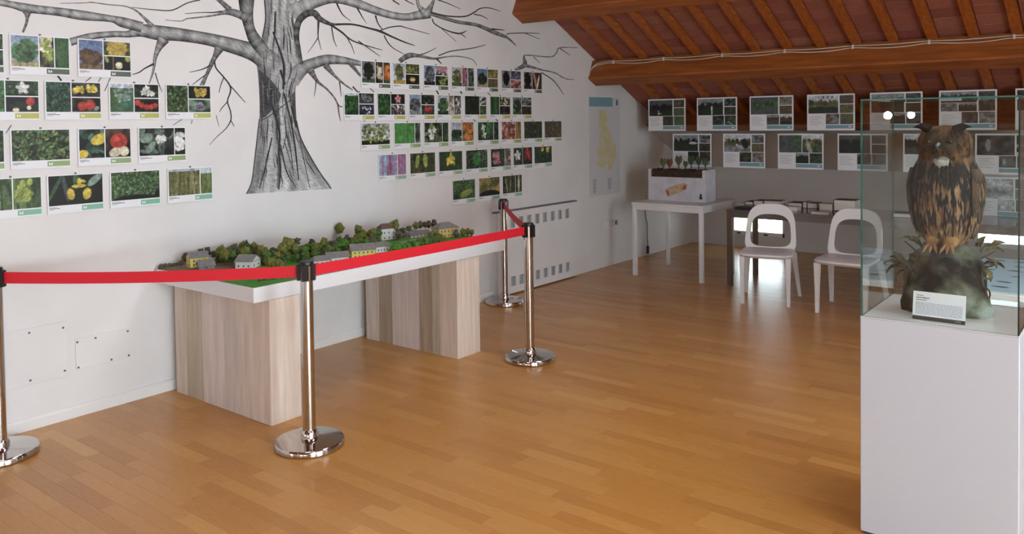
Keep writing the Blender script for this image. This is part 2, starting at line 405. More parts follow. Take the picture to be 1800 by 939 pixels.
for i, (x, y, pw_) in enumerate(ADDED_SKYLIGHTS):  # frames and panes of the added skylights; the roof slab has no opening
    w_ = MB(); a, b = y-.55, y+.55
    for (p0, p1, c0, c1) in ((x-.56, x-.5, a, b), (x+.5, x+.56, a, b), (x-.56, x+.56, a-.05, a), (x-.56, x+.56, b, b+.05)):
        w_.add([(X_, Y_, roof(Y_)-d) for d in (.05, -.03) for Y_ in (c0, c1) for X_ in (p0, p1)], [(0, 2, 3, 1), (4, 5, 7, 6), (0, 1, 5, 4), (2, 6, 7, 3), (0, 4, 6, 2), (1, 3, 7, 5)])
    o = struct('window_%d' % (8+i), w_, M_trim)
    MB().add([(X_, Y_, roof(Y_)-.02-d) for d in (.006, 0) for Y_ in (a, b) for X_ in (x-.5, x+.5)], [(0, 2, 3, 1), (4, 5, 7, 6), (0, 1, 5, 4), (2, 6, 7, 3), (0, 4, 6, 2), (1, 3, 7, 5)]).build('pane', M_glass, o)
for i, h in enumerate(RW): window(6+i, 'y', h[0], h[1], h[2], h[3], XR, -1, 0.06)

# ------------------------------------------------------------------ tree drawn on the left wall
def smooth_pts(p, n=4):
    p = np.array(p, float); out = []
    for i in range(len(p)-1):
        a, b, c, d = p[max(i-1, 0)], p[i], p[i+1], p[min(i+2, len(p)-1)]
        for t in np.arange(n)/n:
            out.append(0.5*(2*b+(c-a)*t+(2*a-5*b+4*c-d)*t*t+(3*b-a-3*c+d)*t**3))
    out.append(p[-1]); return np.array(out)
mural = thing('tree_mural', 'charcoal drawing of a bare spreading tree on the white left wall', 'mural', (XL, 4.0, 0.4))
LAY = [0]
def limb(pts, dark=75, light=160, name='branch'):
    q = smooth_pts(pts, 6); LAY[0] += 1; X = XL+0.0006+0.000011*LAY[0]; rg = random.Random(LAY[0])
    big = max(x[2] for x in pts) > 2.2
    us = (-1, -0.86, -0.55, -0.15, 0.25, 0.55, 0.85, 1) if big else (-1, 0, 1)
    L = light+10; tone = [dark-8, dark+45, L-18, L, L-14, (dark+L)/2, dark+14, dark-18] if big else [dark+4, dark-18, dark+4]
    D = np.array([q[min(i+1, len(q)-1)][:2]-q[max(i-1, 0)][:2] for i in range(len(q))])
    N = np.stack([-D[:, 1], D[:, 0]], 1); N /= (np.linalg.norm(N, axis=1)[:, None]+1e-9)
    if N[:, 1].mean() < 0: N = -N
    vs = []; cols = []; root = pts[0][2] > 9 and 430 < pts[0][0] < 540
    for i, (x, y, w_) in enumerate(q):
        n = N[i]; w_ = max(w_, 0.35); jit = 16*math.sin(i*1.7+LAY[0])+rg.uniform(-14, 14)
        for u, t in zip(us, tone):
            vs.append(onX(x+n[0]*u*w_, y+n[1]*u*w_, X))
            c = t+(45*max(0.0, 0.9-w_) if not big else (jit if abs(u) < .9 else 0))
            if root: f = min(1, i/9.0); c = c*f+(168+.5*jit)*(1-f)
            cols.append(lin([min(205, max(35, c))]*3))
    mb = MB(); m_ = len(us)
    mb.add(vs, [(i*m_+j, i*m_+j+1, (i+1)*m_+j+1, (i+1)*m_+j) for i in range(len(q)-1) for j in range(m_-1)])
    o = mb.build(name, M_draw, mural); set_cols(o.data, np.array(cols)); return o
# trunk sheet
rows = [(341, 433, 583), (332, 437, 580), (317, 443, 570), (290, 447, 553), (261, 450, 537), (235, 453, 527), (209, 456, 521), (168, 456, 519), (150, 455, 521), (135, 454, 528), (120, 452, 532), (105, 450, 530), (90, 452, 527), (67, 461, 523), (33, 467, 516), (10, 466, 520), (-8, 465, 524)]
rs = smooth_pts(rows, 3); K = 40; vs = []; cols = []
for i, (y, a, b) in enumerate(rs):
    for k in range(K+1):
        u = k/K; x = a+(b-a)*u; yy = y-9*u*max(0, (y-290)/51)
        vs.append(onX(x, yy, XL+0.0005))
        c = 184-58*math.exp(-((u-0.03)/0.16)**2)-44*math.exp(-((u-1)/0.09)**2)+14*math.sin(u*23+y*0.03)+9*math.sin(u*51-y*.05)-40*math.exp(-((u-0.46-0.1*math.sin(y/40))/0.06)**2)-26*math.exp(-((u-0.74-0.06*math.sin(y/33))/0.05)**2)
        if y > 300: c += (y-300)*0.5
        cols.append(lin([max(60, min(214, c))]*3))
mb = MB(); mb.add(vs, [(i*(K+1)+k, i*(K+1)+k+1, (i+1)*(K+1)+k+1, (i+1)*(K+1)+k) for i in range(len(rs)-1) for k in range(K)])
o = mb.build('trunk', M_draw, mural); set_cols(o.data, np.array(cols))
# shaded hollows on the trunk
def patch(poly, t, name='trunk_shading'):
    LAY[0] += 1; X = XL+0.0006+0.000011*LAY[0]; c = np.mean(poly, axis=0)
    vs = [onX(c[0], c[1], X)]+[onX(x, y, X) for x, y in poly]; n = len(poly)
    o = MB().add(vs, [(0, 1+i, 1+(i+1) % n) for i in range(n)]).build(name, M_draw, mural)
    set_cols(o.data, np.array([lin([t-12]*3)]+[lin([t+22]*3)]*n))
patch([(454, 122), (464, 128), (474, 138), (486, 152), (494, 166), (491, 178), (478, 194), (468, 204), (458, 210), (456, 170)], 62)
patch([(477, 176), (490, 186), (493, 215), (491, 238), (484, 214)], 84)
patch([(509, 170), (519, 160), (520, 190), (522, 222), (515, 206)], 76)
patch([(487, 250), (494, 262), (495, 300), (491, 335), (486, 330), (488, 290)], 112)
patch([(451, 262), (460, 240), (466, 262), (461, 300), (450, 335), (440, 335), (446, 300)], 128)
DARK = [
 # (points, dark, light)
 ([(492, 128, 20), (466, 103, 19), (440, 90, 15), (400, 78, 13), (366, 69, 11), (316, 61, 11.5), (280, 58, 13), (250, 54, 11), (225, 60, 6), (200, 60, 5.5), (160, 64, 6), (124, 74, 7)], 62, 158),
 ([(250, 48, 9), (215, 39, 9), (195, 33, 6), (144, 27, 8.5), (105, 21, 7.5), (69, 17, 7.5), (45, 14, 8), (20, 8, 6), (-12, 2, 6)], 70, 165),
 ([(472, 104, 9.5), (462, 88, 11), (448, 70, 11), (439, 50, 9), (434, 25, 11), (433, -8, 15)], 50, 130),
 ([(512, 22, 14), (540, 8, 12), (575, -4, 11), (600, -3, 10), (630, 7, 8), (662, 19, 7), (690, 27, 6.5), (715, 30, 6.5), (740, 26, 8), (757, 24, 8)], 80, 176),
 ([(512, 142, 15), (530, 122, 12), (550, 112, 10), (575, 105, 9), (600, 106, 7), (625, 110, 5), (638, 113, 4)], 66, 150),
 ([(531, 112, 2), (525, 88, 4), (521, 62, 5), (525, 38, 6), (538, 25, 6), (552, 23, 6), (562, 33, 5), (580, 42, 3), (592, 43, 1.8)], 50, 90),
 ([(288, 68, 11), (279, 84, 6), (273, 100, 3.5), (271, 115, 2.5), (268, 130, 1.8), (262, 147, 1)], 66, 150),
 ([(386, 84, 9), (379, 98, 5), (372, 112, 4), (364, 130, 3), (358, 143, 3.5), (354, 152, 4)], 60, 120),
 ([(48, 20, 9), (48, 30, 3.5), (46, 42, 2.4), (40, 57, 2)], 66, 120),
 ([(438, 34, 8), (422, 26, 7), (405, 21, 6), (394, 22, 4), (385, 25, 2), (370, 28, 1.5), (345, 31, 1.2), (328, 33, 1), (318, 37, .8), (290, 35, .5)], 66, 130),
 ([(404, 17, 5), (392, 6, 4), (380, -4, 3)], 66, 120),
 ([(268, 46, 4), (250, 28, 2), (238, 18, 1.5), (220, 11, 1), (190, 8, 1), (160, 4, 1), (150, 5, .8), (105, 6, .5)], 78, 130),
 ([(746, 22, 7), (736, 10, 3), (733, -4, 3)], 90, 175), ([(752, 22, 7), (760, 6, 3), (764, -4, 2)], 76, 150),
 ([(756, 24, 3), (802, 38, 3), (838, 44, 3), (867, 56, 3.6), (882, 62, 3), (893, 67, 2), (907, 80, .8)], 72, 130),
 ([(757, 22, 2), (784, 28, 1.4), (816, 29, 1.3), (833, 22, 1.2), (844, 15, 1), (860, 14, .8), (880, 20, .5)], 86, 120),
 ([(702, 108, 4), (718, 98, 5), (735, 98, 3), (762, 103, 2), (784, 100, 1.1), (804, 99, .9), (829, 104, .7), (838, 115, .5)], 76, 120),
 ([(905, 123, 2), (922, 114, 4), (921, 100, 1.6), (927, 97, 1), (967, 100, 1), (978, 93, 1), (984, 84, .9), (1015, 84, .5)], 84, 130),
 ([(922, 115, 3), (935, 118, 2.2), (953, 123, 1.3), (975, 128, 1), (993, 138, .8), (1009, 140, .5)], 84, 130),
 ([(545, 122, 7), (552, 134, 4), (560, 145, 2.5), (575, 157, 1.6), (588, 172, 1.3), (595, 185, 1.2), (602, 188, 1)], 70, 110),
 ([(572, 114, 6), (580, 124, 4), (588, 133, 2.5), (605, 148, 1.6), (620, 158, 1)], 72, 120),
 ([(616, 112, 4), (626, 124, 2.6), (634, 134, 2)], 66, 110)]
for p, d, l in DARK: limb(p, d, l)
TW_ = """271,112,2 255,120,1.2 245,127,1 233,131,.7;273,128,1 278,145,.8 285,162,.5;370,115,1.5 355,122,.9 333,127,.5;362,131,1 350,140,.8 337,150,.5
377,108,1.5 380,120,1.2 392,134,1.2 404,150,1.3 405,162,1.2 400,178,1.1 405,195,1 406,210,1 398,225,.8 382,240,.6 368,255,.4;404,150,1 418,165,.8 431,180,.5;393,137,.9 388,150,.7 385,163,.5;401,178,.9 390,190,.7 386,197,.5;406,212,.8 412,222,.5
390,20,1.5 375,22,1 355,22,.7 325,24,.5;352,0,1 330,5,1 302,18,1 270,17,.8 232,13,.5;833,25,1 847,28,.8 858,34,.5;864,51,1.5 887,53,.6;891,61,1 895,59,.8 922,58,.8 949,59,.5;922,58,.7 949,69,.4
760,33,1 764,42,1 784,53,1 807,59,1.4 820,54,.6;811,60,.9 819,66,.5;775,49,.6 802,73,.4;771,98,1 793,90,.9 829,85,.8 853,79,.6;767,103,1.6 771,107,1.2 776,112,.8;735,97,1 749,93,.8 767,84,.5;951,127,.9 971,140,.8 982,153,.7 991,167,.4;984,85,.8 1002,97,.5;938,100,.7 949,111,.4
590,43,2 620,43,1.6 650,50,1.6 668,55,2.1 690,65,1.5 711,74,1.2 729,80,.6;668,54,1 685,48,1 703,46,1 715,49,.8 755,60,.5;675,62,1 682,75,.9 692,85,.7 710,95,.5;580,43,2 600,56,1.5 617,70,1.2 640,79,1 672,88,.5;630,72,1 650,86,.7 668,99,.5;608,62,.8 618,80,.7 623,95,.4;583,48,1 587,70,.7 592,82,.4;560,36,2 559,60,1 558,68,.8 541,93,.4;559,66,.8 565,88,.4
592,6,1.5 602,25,.9 617,37,.4;628,14,1.5 637,30,.8 645,42,.3;660,27,1.5 664,40,1 672,52,.8;594,182,1 596,200,.8 599,213,.4;556,140,1 554,160,.6 552,170,.3;597,143,1 600,170,.4;690,0,1.2 702,8,1;712,0,1 728,8,.6;770,0,1 785,5,.8 810,16,.4
480,56,1.5 491,86,1.8 499,115,2 498,157,2;493,123,2.1 501,149,2.1;484,20,1.6 483,60,1.6;476,179,2 491,231,2 490,268,1.6 493,298,1.6 490,332,1;499,164,1.6 512,216,1.6 519,261,1.4 525,317,.8;478,242,1.2 467,291,1.2 456,332,.7;493,254,1 504,302,1 521,330,.6;527,246,.7 538,298,.6 545,332,.4;512,186,1.8 521,224,1.8;458,212,.7 475,203,.8 512,175,.8
456,209,.8 450,261,.8 443,317,.8 433,341,.7;521,212,1.2 530,246,1.1 557,295,1 582,332,.8;461,67,1 467,33,1 465,0,1;470,270,.6 466,300,.6 462,335,.4;506,230,.7 512,270,.7 516,310,.4;500,205,.8 503,236,.8 497,262,.7;20,220,.8 10,235,.6;100,131,1.6 108,142,1.6;160,136,.8 150,144,.6;178,135,.7 170,150,.5;195,135,.7 184,160,.6
380,203,.5 385,222,.4;320,210,.6 304,220,.5;338,211,.6 336,218,.5;620,152,1.2 634,168,1.2;636,208,.8 642,214,.6;650,155,.8 658,162,.6;765,155,1.2 772,168,1;808,158,1.2 812,165,1;855,160,.8 862,168,.6;830,208,.8 836,214,.6;868,206,1 876,214,.8"""
rk = random.Random(21)
for i in range(70):           # bark lines down the trunk
    y0 = rk.uniform(-5, 300); ln_ = rk.uniform(18, 55); u = rk.uniform(.06, .95); P_ = []
    for k in range(4):
        y = min(y0+ln_*k/3, 336); a_, b_ = np.interp(y, [r[0] for r in rows[::-1]], [r[1] for r in rows[::-1]]), np.interp(y, [r[0] for r in rows[::-1]], [r[2] for r in rows[::-1]])
        P_.append((a_+(b_-a_)*(u+rk.uniform(-.01, .01)), y, (.35, .8, .8, .35)[k]*rk.uniform(.8, 1.5)))
    limb(P_, rk.choice((70, 95, 120)), 120, 'bark_line')
for i in range(60):           # short cross hatching
    y0 = rk.uniform(5, 325); u = rk.uniform(.1, .8); a_, b_ = np.interp(y0, [r[0] for r in rows[::-1]], [r[1] for r in rows[::-1]]), np.interp(y0, [r[0] for r in rows[::-1]], [r[2] for r in rows[::-1]])
    x0_ = a_+(b_-a_)*u; l_ = rk.uniform(6, 16); limb([(x0_, y0, .3), (x0_+l_*.5, y0-1.5, .5), (x0_+l_, y0-2, .3)], rk.choice((105, 125, 140)), 120, 'bark_line')
for ln in TW_.replace('\n', ';').split(';'):
    if ln.strip():
        limb([tuple(float(q) for q in t.split(',')) for t in ln.split()], 72, 120, 'twig')

# ------------------------------------------------------------------ printed picture painter (point colours on small grids)
CN = dict(w=(228, 228, 224), cream=(226, 216, 180), yel=(226, 196, 60), gold=(190, 160, 60), org=(214, 110, 44), red=(206, 52, 42), crim=(170, 44, 50), pink=(216, 130, 140), mag=(178, 74, 110),
  lil=(150, 130, 170), sky=(150, 178, 214), pale=(196, 206, 216), dsky=(110, 134, 190), dg=(34, 56, 34), mg=(66, 104, 60), lg=(120, 156, 84), yg=(150, 168, 70), bg=(30, 40, 30), blk=(22, 22, 26), teal=(70, 120, 104), gt=(130, 160, 140),
  straw=(170, 160, 108), earth=(120, 96, 66), brn=(96, 72, 48), gry=(140, 146, 150), dgr=(80, 86, 90), oliv=(98, 102, 56), navy=(50, 54, 90), road=(176, 166, 150), grn=(60, 140, 60), bgrn=(96, 170, 74))
def vnoise(ny, nx, k, rg):
    g = rg.random((k+2, k+2)); yy = np.linspace(0, k, ny); xx = np.linspace(0, k, nx)
    y0 = yy.astype(int); x0 = xx.astype(int); fy = (yy-y0)[:, None]; fx = (xx-x0)[None, :]
    return (g[np.ix_(y0, x0)]*(1-fy)*(1-fx)+g[np.ix_(y0+1, x0)]*fy*(1-fx)+g[np.ix_(y0, x0+1)]*(1-fy)*fx+g[np.ix_(y0+1, x0+1)]*fy*fx)
def paint(spec, nx, ny, asp, rg):
    """spec: 'base:args|overlay:args|...' -> (ny,nx,3) display colours, row 0 at the bottom"""
    U, V = np.meshgrid(np.linspace(0, 1, nx), np.linspace(0, 1, ny)); img = np.zeros((ny, nx, 3))
    def ell(x, y, rx, ry, ang=0.0):
        dx = (U-x)*asp; dy = V-y; c, s = math.cos(ang), math.sin(ang)
        return ((dx*c+dy*s)/rx)**2+((-dx*s+dy*c)/ry)**2
    def put(mask, col, a=1.0):
        mk = np.clip(mask, 0, 1)[..., None]*a; img[:] = img*(1-mk)+np.array(col, float)*mk
    def soft(e): return np.clip((1.15-e)*4, 0, 1)
    for op in spec.split('|'):
        k, _, ar = op.partition(':'); ar = ar.split(',') if ar else []
        if k == 'tree':
            sky, crown, grd = [np.array(CN[q], float) for q in ar[:3]]; cx = float(ar[3]) if len(ar) > 3 else .5; cw = float(ar[4]) if len(ar) > 4 else .42; tp = float(ar[5]) if len(ar) > 5 else .82
            img[:] = sky*(0.85+0.25*(1-V[..., None])); put((V < 0.2)*1.0, grd)
            for i in range(70):
                a, r = rg.random()*6.28, math.sqrt(rg.random()); x = cx+cw*r*math.cos(a); y = 0.16+(tp-0.16)/2+(tp-0.16)/2*r*math.sin(a)
                put(soft(ell(x, y, 0.09, 0.07)), crown*(0.6+0.8*rg.random()), 0.85)
        elif k == 'leaf':
            c1, c2 = np.array(CN[ar[0]], float), np.array(CN[ar[1]], float); s = float(ar[2]) if len(ar) > 2 else 0.08
            img[:] = c1*0.8
            for i in range(int(min(230, 2.6*asp/(s*s)/4)+20)):
                t = rg.random(); put(soft(ell(rg.random(), rg.random(), s*(.6+.8*rg.random()), s*.5*(.6+.8*rg.random()), rg.random()*3.14)), (c1*(1-t)+c2*t)*(0.75+0.5*rg.random()), 0.9)
        elif k == 'blade':
            c1, c2 = np.array(CN[ar[0]], float), np.array(CN[ar[1]], float); s = float(ar[2]) if len(ar) > 2 else 0.03
            img[:] = c1
            for i in range(60):
                t = rg.random(); put(soft(ell(rg.random(), rg.random()*0.9, s*(.5+rg.random()), 0.25+0.4*rg.random(), 0.35*(rg.random()-.5))), c1*(1-t)+c2*t, 0.8)
        elif k == 'mix':
            c1, c2 = np.array(CN[ar[0]], float), np.array(CN[ar[1]], float); n = vnoise(ny, nx, int(ar[2]) if len(ar) > 2 else 5, rg)[..., None]; n = np.clip((n-.25)*2, 0, 1); img[:] = c1*(1-n)+c2*n
        elif k == 'land':      # view with sky, far trees, field
            sky, far_, fld = [np.array(CN[q], float) for q in ar[:3]]; img[:] = sky; put((V < .62)*1.0, far_)
            for i in range(26): put(soft(ell(rg.random(), .55+.15*rg.random(), .08, .12)), far_*(.5+.7*rg.random()), .9)
            n = vnoise(ny, nx, 6, rg); put((V < .36+.1*(n-.5))*1.0, fld); put(np.clip(n-.5, 0, 1)*(V < .36), fld*.55, .9)
        elif k == 'fl':        # x,y,r,petals,colour[,centre]
            x, y, r, n = float(ar[0]), float(ar[1]), float(ar[2]), int(ar[3]); c = np.array(CN[ar[4]], float)
            for i in range(n):
                a = 6.283*i/n+0.4; put(soft(ell(x+r*.55*math.cos(a)/asp, y+r*.55*math.sin(a), r*.5, r*.33, a)), c*(.85+.25*rg.random()))
            if len(ar) > 5: put(soft(ell(x, y, r*.24, r*.24)), CN[ar[5]])
        elif k == 'be':        # berries
            x, y, r = map(float, ar[:3]); c = np.array(CN[ar[3]], float); put(soft(ell(x, y, r, r)), c); put(soft(ell(x-r*.25/asp, y+r*.3, r*.35, r*.35)), np.clip(c*1.3+25, 0, 240), .6)
        elif k == 'bl':        # x,y,rx,ry,angle,colour
            x, y, rx, ry, an = map(float, ar[:5]); put(soft(ell(x, y, rx, ry, an)), CN[ar[5]])
        elif k == 'spk':       # many specks: n,size,colour[,x,y,spread]
            n, s = int(ar[0]), float(ar[1]); x0, y0, sp = (float(ar[3]), float(ar[4]), float(ar[5])) if len(ar) > 3 else (.5, .5, .5)
            for i in range(n):
                x, y = x0+(rg.random()*2-1)*sp, y0+(rg.random()*2-1)*sp
                put(soft(ell(x, y, s*(.6+.8*rg.random()), s*(.6+.8*rg.random()))), np.array(CN[ar[2]], float)*(.8+.35*rg.random()))
    n = 0.5*vnoise(ny, nx, 9, rg)+0.5*vnoise(ny, nx, 22, rg); img *= (0.66+0.6*n)[..., None]*(0.86+0.28*rg.random((ny, nx, 1)))
    g = img.mean(-1, keepdims=True); img[:] = g+(img-g)*0.74
    return np.clip(img, 8, 245)
def grid_part(name, fr, a0, b0, a1, b1, h, spec, parent, cell, seed):
    """fr: origin,u,v,n ; rectangle a0..a1,b0..b1 in metres"""
    o_, u, v, n = fr; nx = max(4, int((a1-a0)/cell)+1); ny_ = max(4, int((b1-b0)/cell)+1); rg = np.random.default_rng(seed)
    img = paint(spec, nx, ny_, (a1-a0)/(b1-b0), rg)
    A, B = np.meshgrid(np.linspace(a0, a1, nx), np.linspace(b0, b1, ny_))
    P = o_+A[..., None]*u+B[..., None]*v+h*n-np.array(parent.location)
    idx = np.arange(nx*ny_).reshape(ny_, nx)
    q = np.stack([idx[:-1, :-1], idx[:-1, 1:], idx[1:, 1:], idx[1:, :-1]], -1).reshape(-1, 4)
    me = bpy.data.meshes.new(name); me.from_pydata(P.reshape(-1, 3).tolist(), [], q.tolist()); me.materials.append(M_photo)
    set_cols(me, lin(img.reshape(-1, 3)).astype(np.float32)); return link(name, me, parent)
def fbox(mb, fr, a0, b0, a1, b1, h0, h1):
    o_, u, v, n = fr; vs = [o_+u*a+v*b+n*h for h in (h0, h1) for b in (b0, b1) for a in (a0, a1)]
    return mb.add(vs, [(0, 2, 3, 1), (4, 5, 7, 6), (0, 1, 5, 4), (2, 6, 7, 3), (0, 4, 6, 2), (1, 3, 7, 5)])
def logo(fr, x, y, s, parent, mt, h):
    """small white winged mark on the caption bar"""
    o_, u, v, n = fr; mb = MB()
    for poly in ([(-1, .9), (-.1, .1), (-.1, -.5), (-.9, -.8)], [(.1, .1), (1, 1), (.75, .2), (1, -.1), (.6, -.8), (.1, -.5)]):
        vs = [o_+u*(x+p[0]*s)+v*(y+p[1]*s)+n*h for p in poly]; mb.add(vs, [tuple(range(len(poly)))])
    mb.build('logo', mt, parent, off=tuple(parent.get('_o', (0, 0, 0))))
M_steel = mat('hook_steel', (120, 120, 118), 0.4, 0.8)
LAYOUT = {}
def rects(lay, x0, y0, x1, y1, g):
    k, _, a = lay.partition(':'); a = [float(q) for q in a.split(',')] if a else []
    W = x1-x0; H = y1-y0
    if k == 'A': return [(x0, y0, x1, y1)]
    if k == 'B': m_ = x0+W*a[0]; c = (y0+y1)/2; return [(x0, y0, m_-g/2, y1), (m_+g/2, c+g/2, x1, y1), (m_+g/2, y0, x1, c-g/2)]
    if k == 'C': m_ = x0+W*a[0]; q = x0+W*a[1]; return [(x0, y0, m_-g/2, y1), (m_+g/2, y0, q-g/2, y1), (q+g/2, y0, x1, y1)]
    if k == 'D': m_ = x0+W*a[0]; return [(x0, y0, m_-g/2, y1), (m_+g/2, y0, x1, y1)]
def plant_sheet(y, ztop, lay, specs, bar, label, group, seed, cell, tilt=0.0):
    W, H = 0.297, 0.21
    fr = (np.array([XL+0.004, y, ztop-H]), np.array([0, 1., 0]), np.array([0, 0, 1.]), np.array([1., 0, 0]))
    t = thing('plant_sheet', label, 'poster', (XL+0.004, y+W/2, ztop-H), group)
    fbox(MB(), fr, 0, 0, W, H, 0, 0.004).build('sheet', M_paper, t)
    for i, (r, sp) in enumerate(zip(rects(lay, 0.007, 0.043, W-0.004, H-0.006, 0.006), specs)):
        grid_part('photo', fr, r[0], r[1], r[2], r[3], 0.0046, sp, t, cell, seed*7+i)
    b = fbox(MB(), fr, W*0.60, 0.008, W-0.003, 0.036, 0.004, 0.0047).build('caption_bar', mat('bar_%d_%d_%d' % bar, bar, 0.45), t)
    b['_o'] = tuple(t.location); logo(fr, W*0.60+0.017, 0.022, 0.010, b, M_paper, 0.0051)
    tx = MB(); l1 = 0.05+0.03*((seed*37) % 10)/10
    for (zz, ln, hh) in ((0.033, l1*.7, .0016), (0.0265, l1, .003), (0.0205, l1*.45, .0014)): fbox(tx, fr, 0.009, zz, 0.009+ln, zz+hh, 0.004, 0.0045)
    tx.build('caption_text', M_ink, t)
    hk = MB(); c = fr[0]+fr[1]*W/2+fr[2]*(H+0.004); hk.cyl(c, c+fr[3]*0.006, 0.0055, n=10); hk.build('hook', M_steel, t)
    return t
def rowz(x, y): return onX(x, y, XL+0.006)[2]
def posy(x, y): return onX(x, y, XL+0.006)[1]
B1, B2, B3, B4 = (92, 106, 90), (186, 186, 104), (146, 172, 118), (132, 186, 160)
LEFT = [   # row z (pixel of its top edge), row name, bar colour, sheets
 ((60, 62), 'top row left of the trunk', B1, [
   (-104, 'B:.5', ['tree:pale,dg,lg', 'leaf:dg,lg', 'mix:bg,mg'], 'sheet cut by the photo edge, farthest left in the top row'),
   (15.8, 'C:.47,.74', ['tree:sky,mg,straw,.5,.5,.85', 'mix:blk,oliv|spk:26,.08,cream,.4,.75,.3|spk:14,.07,yg,.5,.6,.3', 'blade:dg,grn,.05|bl:.5,.5,.18,.4,0,mg'], 'sheet with spreading tree under blue sky and white catkins beside'),
   (135.5, 'B:.46', ['tree:dsky,brn,earth,.5,.45,.72', 'mix:dg,oliv|fl:.5,.55,.75,11,gold,gold', 'mix:blk,bg|bl:.35,.5,.06,.6,0,earth|be:.56,.35,.26,cream|bl:.1,.8,.12,.3,.3,yg|bl:.9,.85,.2,.2,.6,yg'], 'sheet with dark round tree and golden tassels, next to trunk limb')]),
 ((120, 143), 'second row left of the trunk', B2, [
   (-39, 'B:.44', ['leaf:mg,grn', 'leaf:dg,mg,.14|fl:.52,.52,.42,5,w', 'mix:blk,dg|be:.75,.7,.27,red|bl:.7,.28,.13,.15,.4,cream|bl:.3,.12,.2,.15,0,cream'], 'sheet with white star flower above a red berry, cut by photo edge'),
   (77.5, 'B:.45', ['leaf:dg,teal,.05', 'mix:blk,dgr|spk:24,.14,yel,.25,.5,.16|spk:24,.14,yel,.72,.6,.18', 'mix:blk,brn|be:.36,.4,.32,red|be:.64,.52,.33,red|bl:.85,.25,.2,.15,.6,gt'], 'sheet with yellow blossom above two oval red cherries'),
   (190.4, 'B:.48', ['mix:teal,mg,4|spk:30,.07,gt,.5,.75,.4|bl:.5,1,.8,.15,0,pale', 'leaf:bg,mg,.16|fl:.5,.7,.26,5,w|fl:.38,.42,.26,5,w|fl:.62,.36,.28,5,w|fl:.75,.28,.2,5,w', 'mix:blk,dg|be:.12,.7,.22,red|be:.3,.5,.2,red|be:.5,.38,.23,red|be:.7,.4,.22,red|be:.85,.5,.2,red'], 'sheet with white blossom above a hanging cluster of red berries'),
   (290.5, 'B:.48', ['leaf:dg,lg,.06', 'mix:blk,bg|spk:40,.14,gold,.55,.5,.25', 'mix:dg,gt,3|bl:.55,.45,.3,.36,.3,lil|spk:14,.08,dgr,.5,.45,.15'], 'sheet with round green leaves and ivy flower heads, nearest the trunk')]),
 ((120, 226), 'third row left of the trunk', B3, [
   (-101, 'A', ['leaf:dg,mg'], 'sheet cut by the photo edge, farthest left in the third row'),
   (17, 'A', ['leaf:dg,lg,.07|spk:40,.02,gold'], 'sheet with one wide photo of three-lobed ivy leaves'),
   (136, 'D:.49', ['leaf:bg,teal,.12|bl:.8,.65,.3,.18,.4,yel|bl:.12,.15,.2,.14,0,yel', 'mix:blk,brn|be:.53,.55,.3,red|bl:.4,.18,.24,.15,.3,cream|be:.74,.2,.17,cream'], 'sheet with round red strawberry on black and yellow flowers'),
   (242, 'D:.76', ['leaf:blk,gt,.24|leafx|spk:18,.07,w,.62,.6,.1|bl:.2,.65,.26,.17,.3,gt|bl:.32,.3,.26,.12,.9,gt', 'mix:blk,dg|spk:22,.12,w,.5,.5,.25'], 'sheet with pale broad leaves and strings of white bells')]),
 ((130, 306), 'bottom row left of the trunk', B4, [
   (-32, 'D:.52', ['leaf:dg,lg,.1|blade:dg,lg,.08', 'blade:dg,lg,.1|spk:16,.1,yg,.4,.6,.3'], 'sheet of green sword leaves cut by photo edge, bottom row'),
   (81.8, 'A', ['mix:blk,bg,3|bl:.12,.6,.06,.7,-.5,mg|bl:.3,.6,.07,.5,.2,dgr|bl:.5,.8,.1,.3,0,mg|bl:.85,.8,.12,.3,-.9,gt|bl:.4,.36,.12,.2,.2,yel|bl:.7,.34,.14,.2,-.2,yel|bl:.55,.62,.24,.06,0,yel|bl:.56,.76,.07,.14,0,yel|bl:.62,.78,.11,.05,-.3,yel'], 'sheet with a single large yellow iris on dark leaves'),
   (192.5, 'A', ['leaf:mg,lg,.05|spk:40,.03,gt|bl:.5,-.05,.9,.22,0,bg|bl:1.0,.05,.2,.3,0,bg'], 'sheet with a wide mat of small floating green leaves'),
   (294, 'D:.72', ['blade:oliv,straw,.02|bl:.5,1,.9,.1,0,pale', 'blade:oliv,lg,.04|bl:.5,1,.8,.22,0,pale'], 'sheet with tall straw coloured reeds, bottom row beside trunk')])]
seed = 1
for (px_, row, bar, sheets) in LEFT:
    zt = rowz(*px_)
    for (lx, lay, sp, lab) in sheets:
        sp = [q.replace('|leafx', '') for q in sp]
        y = posy(lx, px_[1]) if lx > 0 else posy({-104: 15.8, -39: 77.5, -101: 17, -32: 81.8}[lx], px_[1])-0.3245
        plant_sheet(y, zt, lay, sp, bar, lab, 'plant sheets, '+row, seed, 0.0042); seed += 1
def yy_(zx): return 580+zx/3.1295
